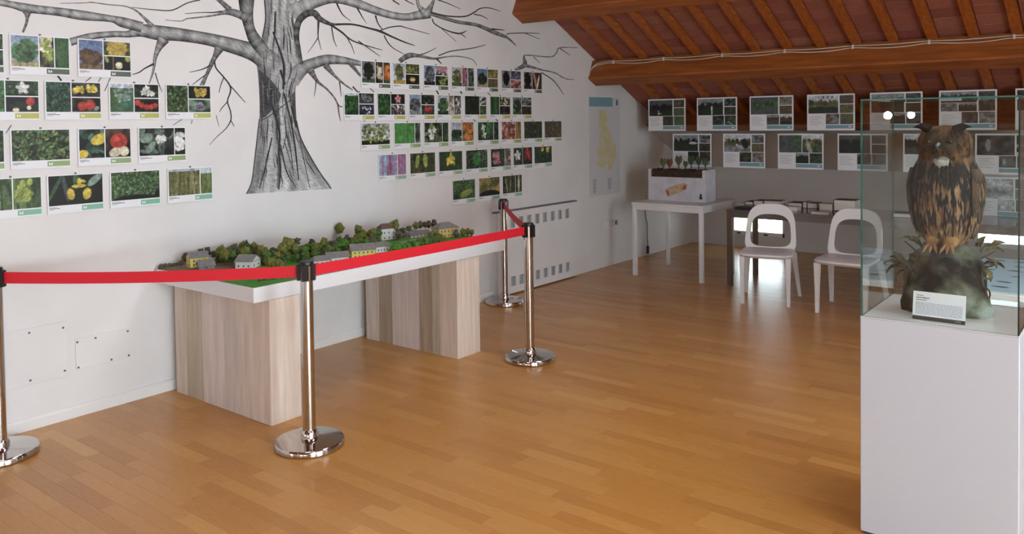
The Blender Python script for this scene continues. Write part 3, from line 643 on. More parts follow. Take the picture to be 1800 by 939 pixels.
RIGHT = [
 ((640, 106), 'top row right of the trunk', B1, [
   (170, 'C:.47,.75', ['tree:gry,bg,mg,.5,.34,.95', 'mix:blk,brn|spk:20,.08,cream,.5,.5,.25', 'mix:mg,dg|spk:20,.1,org,.5,.5,.3'], 'sheet with black conifer and orange fruit, first right of trunk, top row'),
   (343, 'B:.46', ['tree:pale,oliv,gold,.5,.28,.9', 'leaf:oliv,yg,.16|spk:8,.1,bg', 'mix:blk,dg|bl:.5,.5,.4,.25,0,gold|bl:.5,.5,.2,.1,0,cream'], 'top row sheet with slim olive tree and yellow leaves, second from trunk'),
   (512, 'B:.46', ['tree:sky,dgr,bg,.5,.4,.92', 'mix:dg,pale|spk:16,.14,pink,.6,.5,.3', 'mix:blk,dg|spk:16,.14,yg,.6,.5,.35'], 'top row sheet with bluish poplar and pink blossom, third from trunk'),
   (665, 'C:.46,.72', ['tree:pale,oliv,mg,.5,.42,.85', 'mix:lil,brn|spk:8,.1,mag', 'leaf:dg,gt,.1'], 'top row sheet with rounded pale willow and purple strip, fourth from trunk'),
   (805, 'B:.5', ['tree:dsky,dg,straw,.5,.4,.72', 'leaf:oliv,gold,.16', 'mix:brn,oliv|spk:8,.12,earth'], 'top row sheet with lone tree in blue sky above dry field'),
   (940, 'B:.46', ['tree:gry,blk,gry,.5,.3,.95', 'leaf:navy,gry,.16', 'mix:pink,brn|be:.5,.5,.2,crim'], 'top row sheet with black tree outline and grey berries, second from right end'),
   (1062, 'D:.46', ['tree:gry,blk,dg,.45,.35,.95', 'mix:dg,brn|bl:.3,.5,.1,.6,.3,pink|bl:.6,.4,.08,.5,-.3,cream'], 'last sheet at the right end of the top row')]),
 ((612, 162), 'second row right of the trunk', B2, [
   (75, 'B:.47', ['leaf:dg,grn,.06|bl:.5,1,.6,.12,0,pale', 'mix:dgr,dg|spk:22,.07,gry,.5,.55,.35', 'mix:blk,navy|spk:12,.08,w,.55,.4,.3'], 'second row sheet with dark sloe berries, first right of trunk'),
   (258, 'B:.47', ['leaf:dg,grn,.07', 'mix:blk,bg|fl:.5,.5,.42,5,pink,red', 'leaf:blk,w,.18|be:.6,.35,.18,crim'], 'second row sheet with pink star flower above white blossom'),
   (432, 'B:.46', ['tree:sky,dgr,gry,.5,.45,.8', 'mix:blk,dg|spk:12,.06,gt', 'mix:dg,dgr|spk:18,.14,red,.55,.5,.25|spk:5,.08,pink'], 'second row sheet with misty shrub and bright red flower cluster'),
   (588, 'C:.46,.7', ['tree:pale,mg,dg,.5,.45,.85', 'mix:gry,earth|spk:8,.1,cream', 'leaf:blk,w,.12'], 'second row sheet with round hedge and white flower strip'),
   (738, 'B:.68', ['leaf:blk,mg,.05', 'mix:blk,dgr|spk:10,.12,w', 'leaf:dg,lg,.16'], 'second row sheet with one large dark leafy photo'),
   (878, 'B:.45', ['blade:dg,grn,.06', 'mix:oliv,dg|spk:16,.12,cream', 'mix:blk,brn'], 'second row sheet with green stems, second from right end'),
   (1002, 'B:.46', ['tree:gry,dg,mg,.5,.42,.85', 'mix:dg,gry|spk:10,.1,gt', 'leaf:blk,earth,.12'], 'last sheet at the right end of the second row')]),
 ((640, 216), 'third row right of the trunk', B3, [
   (168, 'A', ['tree:pale,oliv,bg,.5,.6,.95|spk:40,.05,yg,.5,.5,.4'], 'third row sheet with tall leafy shrub in one wide photo'),
   (350, 'D:.78', ['blade:grn,bgrn,.05', 'mix:dg,gry,3'], 'third row sheet with bright green grass photo'),
   (515, 'D:.74', ['leaf:blk,lg,.16|fl:.4,.3,.2,5,w|fl:.55,.6,.16,5,w|fl:.3,.6,.14,5,w', 'leaf:dg,mg,.14'], 'third row sheet with white bell flowers among long leaves'),
   (663, 'D:.48', ['tree:pale,dg,mg,.5,.5,.62', 'mix:gold,brn|spk:20,.12,org,.5,.5,.4'], 'third row sheet with an orange flower spike half'),
   (810, 'D:.76', ['leaf:dg,grn,.14|fl:.35,.7,.2,4,w|fl:.4,.3,.2,4,w', 'leaf:blk,mg,.16'], 'third row sheet with green heart leaves and small white flowers'),
   (942, 'D:.7', ['leaf:brn,org,.1|spk:18,.09,pink', 'mix:oliv,gold|spk:10,.1,org'], 'third row sheet covered in reddish orange leaves'),
   (1065, 'A', ['leaf:dg,oliv,.06|spk:10,.03,gt'], 'third row sheet with dull olive undergrowth, second from right end'),
   (1178, 'A', ['leaf:brn,oliv,.06|spk:16,.03,straw'], 'last sheet at the right end of the third row')]),
 ((672, 271.5), 'fourth row right of the trunk', (150, 180, 150), [
   (265, 'D:.68', ['mix:sky,lil,3|bl:.2,.5,.05,.45,0,mag|bl:.6,.5,.08,.5,.05,mag|bl:.45,.3,.04,.3,0,mag', 'mix:sky,lil,3|blade:lil,mag,.06'], 'fourth row sheet with pink flower spires against blue sky'),
   (437, 'A', ['leaf:oliv,bg,.08|bl:.28,.6,.14,.35,-.2,yg|bl:.6,.6,.16,.35,.1,yg'], 'fourth row sheet with two broad yellow green leaves'),
   (597, 'A', ['blade:dg,mg,.05|spk:30,.09,yel,.5,.5,.16|bl:.5,.75,.1,.2,0,yel'], 'fourth row sheet with a yellow flower spike'),
   (745, 'A', ['leaf:dg,gt,.05|bl:.5,.5,.3,.35,0,grn|spk:8,.04,lg'], 'fourth row sheet with a green herb rosette'),
   (882, 'D:.7', ['leaf:dg,mg,.08|spk:28,.09,pink,.4,.5,.25|spk:10,.07,mag,.4,.4,.2', 'leaf:dg,gt,.1|spk:8,.1,pink'], 'fourth row sheet with clustered pink flowers'),
   (1007, 'D:.48', ['leaf:dg,mg,.1|fl:.45,.55,.3,5,w', 'leaf:bg,dg,.1|spk:10,.12,red,.5,.6,.3'], 'fourth row sheet with white flower beside red petals'),
   (1122, 'A', ['leaf:dg,mg,.1|fl:.45,.85,.16,5,yel|fl:.75,.8,.2,5,yel|spk:4,.04,yel'], 'fourth row sheet with small yellow flowers, at right end')]),
 ((800, 317), 'short bottom row above the radiator cover', B4, [
   (672, 'A', ['leaf:mg,lg,.05|bl:.6,.3,.5,.18,.2,yg|bl:.15,.15,.2,.14,0,dg'], 'bottom row sheet with bright green pond scum, left of three'),
   (817, 'A', ['mix:oliv,gold,5|bl:.5,.05,.9,.25,0,blk|spk:20,.04,straw,.5,.65,.3'], 'bottom row sheet with golden water plants, middle of three'),
   (947, 'D:.66', ['leaf:dg,oliv,.1|bl:.3,.5,.05,.5,.2,straw|bl:.6,.5,.04,.5,-.1,straw', 'leaf:dg,oliv,.1|bl:.5,.5,.08,.5,0,cream'], 'bottom row sheet with pale reed spikes, right of three')])]
for (px_, row, bar, sheets) in RIGHT:
    zt = rowz(*px_)
    for (zx, lay, sp, lab) in sheets:
        plant_sheet(posy(yy_(zx), px_[1]), zt, lay, sp, bar, lab, 'plant sheets, '+row, seed, 0.0058); seed += 1

# landscape sheets hanging in front of the eaves
YP = 8.10
M_thread = mat('nylon_thread', (150, 150, 150), 0.4)
def view_sheet(x, ztop, specs, label, group, seed, wide=0.45, style=0):
    W, H = wide, 0.352
    fr = (np.array([x, YP, ztop-H]), np.array([1., 0, 0]), np.array([0, 0, 1.]), np.array([0, -1., 0]))
    t = thing('landscape_sheet', label, 'poster', (x+W/2, YP, ztop-H), group)
    fbox(MB(), fr, 0, 0, W, H, -0.003, 0.003).build('sheet', M_paper, t)
    if style == 0: rc = [(.03, .47, .66, .96), (.69, .73, .97, .96), (.69, .47, .97, .71), (.40, .17, .68, .455), (.70, .17, .97, .455)]
    elif style == 1: rc = [(.03, .47, .53, .96), (.545, .47, .97, .96), (.40, .17, .68, .455), (.70, .17, .97, .455)]
    else: rc = [(.03, .69, .66, .96), (.69, .47, .97, .96), (.03, .47, .33, .68), (.345, .47, .66, .68), (.40, .17, .68, .455), (.70, .17, .97, .455)]
    for i, (a, b, c, d) in enumerate(rc):
        grid_part('photo', fr, a*W, b*H, c*W, d*H, 0.0036, specs[i % len(specs)], t, 0.0075, seed*11+i)
    b = fbox(MB(), fr, .4*W, .05*H, .97*W, .15*H, 0.003, 0.0037).build('caption_bar', mat('bar_blue', (120, 160, 170), 0.5), t)
    b['_o'] = tuple(t.location); logo(fr, .9*W, .1*H, 0.012, b, M_paper, 0.0041)
    tx = MB()
    for i in range(6): fbox(tx, fr, .05*W, (.38-.045*i)*H, (.05+.28*(.7+.3*((i*7+seed) % 3)/2))*W, (.392-.045*i)*H, 0.003, 0.0034)
    tx.build('caption_text', mat('pale_ink', (176, 176, 182), 0.6), t)
    for q in (0.12, 0.88):
        MB().cyl((x+q*W, YP+0.004, ztop-H*0.2), (x+q*W, YP+0.004, roof(YP)+0.0), 0.0008, n=5).build('thread', M_thread, t)
    return t
VIEWS = [['land:dgr,bg,dg|spk:3,.05,w,.4,.15,.15', 'mix:earth,dg', 'mix:oliv,mg', 'mix:dg,brn', 'mix:mg,oliv'], ['land:gry,bg,dg|bl:.55,.3,.05,.28,0,w', 'mix:bg,gry', 'mix:dg,brn', 'mix:bg,dgr', 'mix:mg,dg|bl:.5,.2,.3,.04,-.5,w'],
  ['land:dgr,mg,dgr', 'mix:earth,gry', 'mix:oliv,brn', 'land:gry,brn,dgr', 'land:pale,brn,dg'], ['land:pale,oliv,dg|bl:.35,.9,.03,.08,0,blk|bl:.5,.9,.03,.08,0,blk|bl:.65,.9,.03,.08,0,blk|bl:.8,.9,.03,.08,0,blk', 'mix:brn,dgr', 'mix:oliv,earth', 'mix:gry,brn', 'mix:oliv,dgr'],
  ['land:gry,bg,bg', 'mix:bg,dgr', 'mix:bg,dg'], ['land:gry,dg,bg', 'mix:bg,dgr', 'mix:dgr,gry'], ['mix:bg,dgr', 'mix:dg,dgr']]
UP = ['landscape sheet at the left end of the upper hanging row', 'upper hanging sheet with small white tower, second from left', 'upper hanging sheet, third from left, above the first chair', 'upper hanging sheet with row of dark poplars, just left of glass case', 'upper hanging sheet behind the bright lamp glint in the glass', 'upper hanging sheet seen above the owl in the glass case', 'upper hanging sheet cut by the right photo edge']
for i, lab in enumerate(UP): view_sheet(-4.392+0.585*i, 1.828, VIEWS[i], lab, 'landscape sheets, upper hanging row', 100+i, style=2 if i == 5 else 0)
LOWV = [['land:gry,bg,dg|bl:.8,.5,.3,.06,0,pale', 'mix:bg,gry', 'mix:dg,brn', 'mix:bg,dg', 'mix:brn,dg'], ['land:pale,oliv,gry|bl:.8,.5,.2,.3,.3,bg|bl:.6,.3,.3,.08,-.5,pale', 'mix:gry,dgr', 'mix:earth,oliv', 'mix:oliv,bg', 'mix:gry,earth'],
  ['mix:mg,dgr,3', 'land:pale,oliv,mg|bl:.35,.25,.12,.5,.3,road', 'land:gry,bg,bg', 'mix:bg,mg'], ['land:dgr,bg,bg', 'mix:bg,dgr', 'mix:blk,dg'], ['land:pale,bg,dgr', 'mix:bg,dgr'], ['mix:bg,dgr|bl:.3,.5,.12,.3,0,gry', 'mix:bg,brn', 'land:gry,bg,pale']]
LW = ['lower hanging sheet at left end, behind the white planter box', 'lower hanging sheet with grey stream bank, second from left', 'lower hanging sheet with pale farm track, third from left', 'lower hanging sheet at the left edge of the glass case', 'lower hanging sheet half hidden by the owl head', 'lower hanging sheet right of the owl, by the right photo edge']
for i, lab in enumerate(LW): view_sheet(-4.094+0.5825*i, 1.443, LOWV[i], lab, 'landscape sheets, lower hanging row', 120+i, style=1 if i == 2 else 0)
view_sheet(-1.19, 1.068, ['mix:pale,gry,3', 'mix:brn,dgr', 'mix:gry,earth'], 'lowest hanging sheet, seen behind the owl above the steel table', 'landscape sheets, lowest row', 140)

# ------------------------------------------------------------------ wooden plinths and the landscape model
M_boards = [mat('board_%d' % i, c, 0.6, scale=4.0, stretch=(9, 9, 0.7), col2=c2, detail=6) for i, (c, c2) in enumerate([
    ((206, 188, 174), (222, 208, 196)), ((178, 164, 144), (200, 186, 166)), ((212, 196, 188), (226, 212, 206)), ((200, 186, 178), (216, 202, 194)), ((166, 146, 126), (188, 168, 148)), ((212, 194, 178), (228, 212, 198))])]
def plinth(label, x0, x1, y0, y1, h, widths, tones):
    t = thing('wooden_plinth', label, 'plinth', ((x0+x1)/2, (y0+y1)/2, 0), 'wooden plinths under the model')
    s = sum(widths); x = x0
    for wd, k in zip(widths, tones):
        a, b = x, x+(x1-x0)*wd/s; x = b
        MB().box(a+0.0003, b-0.0003, y0, y1, 0, h, 0.0012).build('board', M_boards[k], t)
plinth('pale boarded plinth under the near left end of the model', -4.585, -3.642, 2.556, 2.752, 0.671, [.11, .15, .19, .12, .11, .15], [0, 1, 2, 3, 0, 5])
plinth('pale boarded plinth under the far right end of the model', -4.56, -3.648, 4.042, 4.275, 0.671, [.14, .14, .27, .13, .07, .16], [0, 4, 2, 4, 1, 5])

MX0, MX1, MY0, MY1, MZ = -4.62, -3.64, 2.462, 4.555, 0.752
model = thing('landscape_model', 'white-edged scale model of a green valley with houses and trees', 'scale model', ((MX0+MX1)/2, (MY0+MY1)/2, 0.672))
MB().box(MX0, MX1, MY0, MY1, 0.672, MZ, 0.003).build('slab', M_white, model)
# terrain: low relief rising to the back and the far end
nx, ny = 34, 66; vs = []; cols = []
def ground(x, y):
    u = (x-MX0)/(MX1-MX0); v = (y-MY0)/(MY1-MY0)
    h = 0.004+0.018*max(0, 1-u*1.6)*(0.35+v)+0.008*max(0, math.sin(v*7+u*3))*(1-u)
    e = min(u, 1-u, v, 1-v); return MZ+h*min(1, e*14)+0.0015
GC = {'g': (70, 140, 44), 'd': (70, 92, 48), 'y': (120, 126, 66), 'e': (122, 108, 86), 'r': (150, 146, 142)}
for j in range(ny+1):
    for i in range(nx+1):
        u, v = i/nx, j/ny; x = MX0+0.006+(MX1-MX0-0.012)*u; y = MY0+0.006+(MY1-MY0-0.012)*v
        vs.append((x, y, ground(x, y)))
        k = 'g'
        if u < 0.42: k = 'd' if (u*3+v*2) % 0.5 < .25 else 'y'
        if v < 0.25 and u < 0.5: k = 'e'
        if abs(u-0.62-0.10*math.sin(v*6)) < 0.035: k = 'r'
        if 0.12 < v < 0.3 and u > 0.72: k = 'y'
        if v > 0.62 and u < 0.3: k = 'r' if v > 0.7 else 'y'
        if u > 0.9 and v > 0.14: k = 'r'
        if 0.35 < u < 0.6 and 0.24 < v < 0.42: k = 'g'
        if 0.25 < u < 0.6 and 0.5 < v < 0.72: k = 'g'
        cols.append(lin(np.array(GC[k])*(0.9+0.2*random.random())))
o = MB().add(vs, [(j*(nx+1)+i, j*(nx+1)+i+1, (j+1)*(nx+1)+i+1, (j+1)*(nx+1)+i) for j in range(ny) for i in range(nx)]).build('terrain', vcol_mat('model_turf', 0.95), model)
set_cols(o.data, np.array(cols)); o.data.polygons.foreach_set('use_smooth', [True]*len(o.data.polygons))
M_hw = mat('model_white_wall', (224, 224, 220), 0.7); M_hy = mat('model_yellow_wall', (226, 214, 120), 0.7); M_hc = mat('model_ochre_wall', (214, 184, 120), 0.7)
M_rf = mat('model_grey_roof', (128, 126, 126), 0.8, var=0.08, scale=90); M_rb = mat('model_brown_roof', (112, 84, 76), 0.8); M_wn = mat('model_window', (52, 64, 66), 0.4)
def house(x, y, lx, ly, h, roofh, rz, mw, mr, hip=0.0, win=3, lab=None):
    """gable ridge along local x; the walls are the part, roof and windows its pieces"""
    z = ground(x, y)-0.004; w_ = MB().box(-lx/2, lx/2, -ly/2, ly/2, 0, h)
    if hip == 0: w_.prism([(-ly/2, h), (ly/2, h), (0, h+roofh)], 'x', -lx/2+0.001, lx/2-0.001)
    o = bpy.data.objects.new('house', w_.mesh('house', mw)); COL.objects.link(o); o.parent = model
    o.location = Vector((x, y, z))-model.location; o.rotation_euler = (0, 0, rz)
    if lab: o['label'] = lab
    e = 0.006; r = MB(); a = hip*lx; t_ = 0.003
    A = [(-lx/2-e, -ly/2-e, h-0.002), (lx/2+e, -ly/2-e, h-0.002), (lx/2+e, ly/2+e, h-0.002), (-lx/2-e, ly/2+e, h-0.002), (-lx/2-e+a, 0, h+roofh), (lx/2+e-a, 0, h+roofh)]
    A2 = [(p[0], p[1], p[2]+t_) for p in A]
    for V_ in (A, A2): r.add(V_, [(0, 1, 5, 4), (2, 3, 4, 5)]+([(1, 2, 5), (3, 0, 4)] if hip else []))
    r.add(A+A2, [(0, 1, 7, 6), (1, 2, 8, 7), (2, 3, 9, 8), (3, 0, 6, 9), (0, 4, 10, 6), (3, 4, 10, 9), (1, 5, 11, 7), (2, 5, 11, 8)])
    r.build('roof', mr, o)
    def wbox(px, pz, side, wd=0.008, ht=0.011):
        m_ = MB()
        if side in 'fb': q = -ly/2 if side == 'f' else ly/2; m_.box(px-wd/2, px+wd/2, q-0.0012, q+0.0012, pz, pz+ht)
        else: q = -lx/2 if side == 'l' else lx/2; m_.box(q-0.0012, q+0.0012, px-wd/2, px+wd/2, pz, pz+ht)
        m_.build('window', M_wn, o)
    fl_ = [0.3*h] if h < 0.05 else [0.14*h, 0.58*h]
    for zz in fl_:
        for i in range(win): wbox(lx*((i+.5)/win-.5)*.9, zz, 'f'); wbox(lx*((i+.5)/win-.5)*.9, zz, 'b')
        for i in range(2): wbox(ly*(i-.5)*.5, zz, 'r'); wbox(ly*(i-.5)*.5, zz, 'l')
    return o
def mp(px, py, dz=0.012):
    p = onZ(px, py, MZ+dz); return float(p[0]), float(p[1])
HS = [((347, 468), .105, .075, .055, .03, 1.35, M_hy, M_rf, 0, 3, 'yellow model house with grey roof at the near end'), ((362, 472), .085, .07, .022, .028, 1.2, M_rf, M_rf, 0, 1, 'low grey shed beside the yellow model house'),
  ((436, 469), .10, .12, .046, .03, 0.55, M_hw, M_rf, 0, 3, 'white model house with front porch'), ((563, 462), .10, .08, .03, .022, 1.2, M_hw, M_rf, 0.2, 3, 'grey roofed model house behind the steel post'),
  ((592, 458), .13, .085, .035, .028, 1.1, M_hw, M_rf, 0, 4, None), ((636, 449), .15, .09, .05, .034, 1.1, M_hy, M_rf, 0, 5, 'yellow model house in the middle'), ((669, 440), .13, .08, .042, .022, 1.45, M_hw, M_rf, 0.25, 5, None),
  ((680, 421), .12, .07, .085, .03, 1.3, M_hw, M_rb, 0.2, 3, 'tall white model building with brown roof'), ((735, 416), .2, .07, .022, .02, 1.5, M_hw, M_rf, 0.1, 5, 'long low grey model shed'), ((782, 415), .17, .10, .07, .035, 1.35, M_hc, M_rf, 0.3, 5, 'ochre model hall with hipped roof at the far end'),
  ((494, 486), .045, .03, .014, .01, .7, M_hw, M_hw, 0, 2, None)]
for (p, lx, ly, h, rh, rz, mw, mr, hip, wn, lab) in HS:
    x, y = mp(*p); x = min(max(x, MX0+.06), MX1-.06); y = min(max(y, MY0+.06), MY1-.06); house(x, y, lx, ly, h, rh, rz, mw, mr, hip, wn, lab)
# model trees
def crown_mesh(mt, sd, cone=False):
    import bmesh
    bm = bmesh.new(); bmesh.ops.create_icosphere(bm, subdivisions=2, radius=1.0); rg = random.Random(sd)
    for v in bm.verts:
        n = v.co.normalized(); f = 1+0.22*math.sin(n.x*5+sd)*math.sin(n.y*6+sd*2)+0.2*math.sin(n.z*7+sd*3)+0.28*(rg.random()-.5)
        v.co = n*f
        if cone: k = (1-(v.co.z+1)/2.3); v.co.x *= max(.12, k*1.2); v.co.y *= max(.12, k*1.2)
    me = bpy.data.meshes.new('model_tree'); bm.to_mesh(me); bm.free(); me.materials.append(mt); return me
FM = [mat('model_foliage_%d' % i, c, 0.95, scale=3.0, col2=c2, bump=0.6) for i, (c, c2) in enumerate([((84, 92, 40), (128, 128, 62)), ((56, 80, 36), (92, 118, 56)), ((40, 64, 46), (60, 88, 58)), ((66, 120, 40), (100, 150, 60)), ((76, 78, 62), (104, 102, 80))])]
CM = [crown_mesh(FM[i], i*3+j) for i in range(5) for j in range(2)]; CONE = crown_mesh(FM[2], 9, True)
TRK = MB().cyl((0, 0, -1), (0, 0, 0), 0.09, 0.06, n=6).mesh('trunk', mat('model_trunk', (84, 70, 56), 0.9))
def mtree(x, y, r, hgt, k, me=None):
    x = min(max(x, MX0+.02), MX1-.02); y = min(max(y, MY0+.02), MY1-.02); z = ground(x, y)
    zc = z+hgt-r*1.0; o = link('model_tree', me or CM[k*2+random.randrange(2)], model, Vector((x, y, zc))-model.location, (0, 0, random.random()*6), (r, r, r*(1.1+.25*random.random())))
    q = link('trunk', TRK, o); q.scale = (1, 1, max(0.3, (zc-z)/(r*1.15)))
KEY = [(292, 456, .022, .06, 4), (308, 457, .024, .06, 4), (325, 462, .02, .06, 4), (334, 458, .02, .055, 4), (352, 458, .025, .07, 4), (365, 458, .022, .07, 4), (376, 462, .02, .065, 4), (388, 464, .03, .095, 0), (395, 468, .028, .1, 0), (408, 466, .028, .08, 1), (414, 458, .025, .09, 4), (428, 452, .028, .085, 0),
  (446, 452, .03, .085, 0), (455, 456, .028, .08, 0), (468, 464, .034, .075, 1), (480, 458, .03, .06, 1), (496, 456, .035, .1, 0), (506, 452, .035, .12, 0), (522, 448, .024, .11, 4), (478, 470, .03, .055, 0), (490, 470, .026, .05, 0), (595, 420, .03, .115, 0), (548, 440, .02, .07, 2), (570, 438, .02, .07, 0),
  (630, 424, .028, .1, 0), (640, 428, .028, .085, 0), (655, 428, .03, .1, 0), (664, 426, .028, .09, 1), (694, 420, .035, .13, 0), (700, 422, .025, .07, 4), (709, 418, .022, .07, 4), (719, 415, .02, .07, 4), (731, 412, .022, .08, 0), (739, 411, .02, .08, 4), (748, 410, .02, .075, 4), (754, 410, .02, .08, 4), (763, 409, .024, .09, 4), (802, 417, .022, .05, 4), (814, 415, .022, .055, 0), (822, 414, .02, .055, 0), (829, 414, .02, .05, 0)]
for (px_, py_, r, h, k) in KEY: x, y = mp(px_, py_); mtree(x, y, r, h, k)
x, y = mp(434, 455); mtree(x, y, .034, .11, 2, CONE)
rt = random.Random(11)
for i in range(26): x, y = mp(536+i*4.3+rt.random()*4, 446-i*0.75+rt.random()*6); mtree(x, y, .018+.012*rt.random(), .04+.04*rt.random(), rt.choice((0, 0, 1, 1, 3)))
for i in range(18): x, y = mp(470+i*7+rt.random()*5, 462-i*0.6+rt.random()*4); mtree(x, y, .016+.014*rt.random(), .035+.04*rt.random(), rt.choice((0, 1, 1)))
for i in range(16): x, y = mp(690+i*4.6, 441-i*1.05+rt.random()*4); mtree(x, y, .018+.012*rt.random(), .035+.02*rt.random(), rt.choice((3, 3, 1)))
for i in range(12): x, y = mp(735+i*4, 430-i*.9+rt.random()*4); mtree(x, y, .018+.01*rt.random(), .035+.02*rt.random(), rt.choice((0, 1)))
for i in range(16): x, y = mp(560+i*6, 455-i*1.1-8+rt.random()*5); mtree(x, y, .015+.012*rt.random(), .03+.035*rt.random(), rt.choice((0, 1, 3)))
for i in range(22): x, y = mp(470+i*9+rt.random()*6, 452-i*1.1+rt.random()*8); mtree(x, y, .018+.014*rt.random(), .045+.045*rt.random(), rt.choice((0, 0, 1, 4)))
for i in range(12): x, y = mp(385+i*7+rt.random()*5, 462-i*.8+rt.random()*4); mtree(x, y, .02+.012*rt.random(), .05+.04*rt.random(), rt.choice((0, 1, 4)))
for i in range(8): x, y = mp(270+i*7, 470-i*.6); mtree(x, y, .013, .018, 4)
for i in range(8): x, y = mp(456+i*8, 492-i*1.0); mtree(x, y, .010, .012, rt.choice((0, 4)))

# ------------------------------------------------------------------ belt barrier
def ribbon(p0, p1, wd, sag, n=14, th=0.0016):
    a, b = Vector(p0), Vector(p1); d = b-a; nrm = Vector((-d.y, d.x, 0)).normalized()*th/2; rings = []
    for i in range(n+1):
        t = i/n; c = a+d*t-Vector((0, 0, sag*4*t*(1-t)))
        rings.append([c+nrm+Vector((0, 0, wd/2)), c-nrm+Vector((0, 0, wd/2)), c-nrm-Vector((0, 0, wd/2)), c+nrm-Vector((0, 0, wd/2))])
    return MB().loft(rings)
POST = {'near_left': (-4.40, 1.535), 'front': (-3.272, 2.516), 'corner': (-3.252, 4.322), 'wall': (-4.447, 5.55)}
def stanchion(key, label, ang, belt_to=None, sag=0.02):
    x, y = POST[key]; t = thing('barrier_post', label, 'barrier post', (x, y, 0), 'belt barrier posts')
    MB().lathe([(0.001, 0), (0.164, 0), (0.171, 0.005), (0.171, 0.027), (0.166, 0.033), (0.14, 0.037), (0.06, 0.043), (0.045, 0.046), (0.001, 0.046)], (x, y, 0), 56).build('base', M_chrome, t, True)
    MB().lathe([(0.001, 0.04), (0.043, 0.04), (0.043, 0.072), (0.036, 0.082), (0.001, 0.082)], (x, y, 0), 32).build('collar', M_chrome, t, True)
    MB().lathe([(0.001, 0.08), (0.0315, 0.08), (0.0315, 0.915), (0.001, 0.915)], (x, y, 0), 36).build('pole', M_chrome, t, True)
    MB().lathe([(0.001, 0.9), (0.034, 0.9), (0.0355, 0.915), (0.032, 0.922), (0.001, 0.923)], (x, y, 0), 36).build('cap', M_black, t, True)
    for k in range(4):
        a = ang+k*math.pi/2; c, s = math.cos(a), math.sin(a); h = MB(); prof = [(-.017, .828), (.017, .828), (.017, .908), (-.017, .908)]
        rings = []
        for r_ in (0.028, 0.044): rings.append([(x+c*r_-s*q, y+s*r_+c*q, z) for q, z in prof])
        h.loft(rings); h.build('belt_socket', M_black, t)
    if belt_to:
        x2, y2 = POST[belt_to]; d = Vector((x2-x, y2-y, 0)).normalized()
        ribbon(Vector((x, y, .872))+d*.042, Vector((x2, y2, .872))-d*.042, .056, sag).build('belt', M_red, t)
    return t
def dirang(a, b): (x, y), (x2, y2) = POST[a], POST[b]; return math.atan2(y2-y, x2-x)
stanchion('near_left', 'chrome post cut by the left photo edge', dirang('near_left', 'front'))
stanchion('front', 'chrome post in front of the near wooden plinth', dirang('front', 'near_left'), 'near_left', .012)
stanchion('corner', 'chrome post standing free on the floor right of the model', dirang('corner', 'front'), 'front', .004)
stanchion('wall', 'chrome post close to the wall by the radiator cover', dirang('wall', 'corner'), 'corner', .02)

# ------------------------------------------------------------------ things on the left wall
RY0, RY1, RZ0, RZ1, RXF = 5.64, 6.95, 0.012, 0.772, XL+0.045
t = thing('radiator_cover', 'white radiator cover with two rows of square slots', 'radiator cover', (XL, (RY0+RY1)/2, 0))
mb = MB(); holes = []
sx = [onX(895.5+13.2*i-0.22*i*(i-1)/2, 395, RXF)[1] for i in range(8)]
for i in range(8):
    yh = RY0+0.245+0.128*i
    for z0, z1 in ((0.618, 0.712), (0.078, 0.168)): holes.append((yh-0.037, yh+0.037, z0, z1))
wall_with_holes(RY0, RY1, RZ0, RZ1, holes, lambda a, b, c, d: mb.box(RXF-0.016, RXF, a, b, c, d))
mb.build('panel', M_wall, t)
MB().box(XL+.001, RXF-0.018, RY0, RY0+0.018, RZ0, RZ1).build('side', M_wall, t); MB().box(XL+.001, RXF-0.018, RY1-0.018, RY1, RZ0, RZ1).build('side', M_wall, t)
MB().box(XL+.001, RXF+0.004, RY0-0.006, RY1+0.006, RZ1, RZ1+0.012, 0.002).build('lid', mat('grey_lid', (104, 102, 104), 0.5), t)
MB().box(XL+0.004, RXF-0.03, RY0+0.05, RY1-0.05, 0.06, 0.74).build('radiator', mat('radiator_enamel', (170, 172, 174), 0.5), t)

MY_ = [float(onX(1035, 172, XL)[1]), float(onX(1090, 340, XL)[1])]
t = thing('wall_map', 'tall faded map sheet with blue heading on the left wall', 'map', (XL, sum(MY_)/2, 0.79))
fr = (np.array([XL+0.001, MY_[0], 0.79]), np.array([0, 1., 0]), np.array([0, 0, 1.]), np.array([1., 0, 0])); W, H = MY_[1]-MY_[0], 1.06
fbox(MB(), fr, 0, 0, W, H, 0, 0.002).build('sheet', mat('map_paper', (210, 206, 210), 0.7), t)
fbox(MB(), fr, 0, H-0.10, W*.76, H, 0.002, 0.0028).build('heading', mat('map_heading', (122, 160, 170), 0.6), t)
fbox(MB(), fr, W*.88, H-0.085, W*.94, H-0.025, 0.002, 0.0028).build('emblem', mat('map_emblem', (70, 120, 140), 0.6), t)
pts = [(.30, .86), (.48, .88), (.58, .80), (.56, .70), (.66, .66), (.72, .60), (.78, .54), (.86, .50), (.88, .40), (.80, .34), (.72, .26), (.62, .24), (.56, .32), (.46, .28), (.34, .29), (.22, .32), (.28, .40), (.22, .46), (.32, .52), (.30, .60), (.36, .66), (.28, .72), (.32, .80)]
c0 = fr[0]+fr[3]*0.003
pm = MB(); n = len(pts); pm.add([c0+fr[1]*W*.52+fr[2]*H*.5]+[c0+fr[1]*W*a+fr[2]*H*b for a, b in pts], [(0, 1+i, 1+(i+1) % n) for i in range(n)]); pm.build('map_area', mat('map_yellow', (206, 192, 136), 0.7, scale=9, col2=(212, 204, 182)), t)
tx = MB()
for i in range(12):
    fbox(tx, fr, W*.10, H*(.03+.012*i), W*(.17+.05*((i*5) % 3)/2), H*(.036+.012*i), .002, .0026); fbox(tx, fr, W*.58, H*(.05+.01*i), W*(.66+.06*((i*7) % 3)/2), H*(.055+.01*i), .002, .0026)
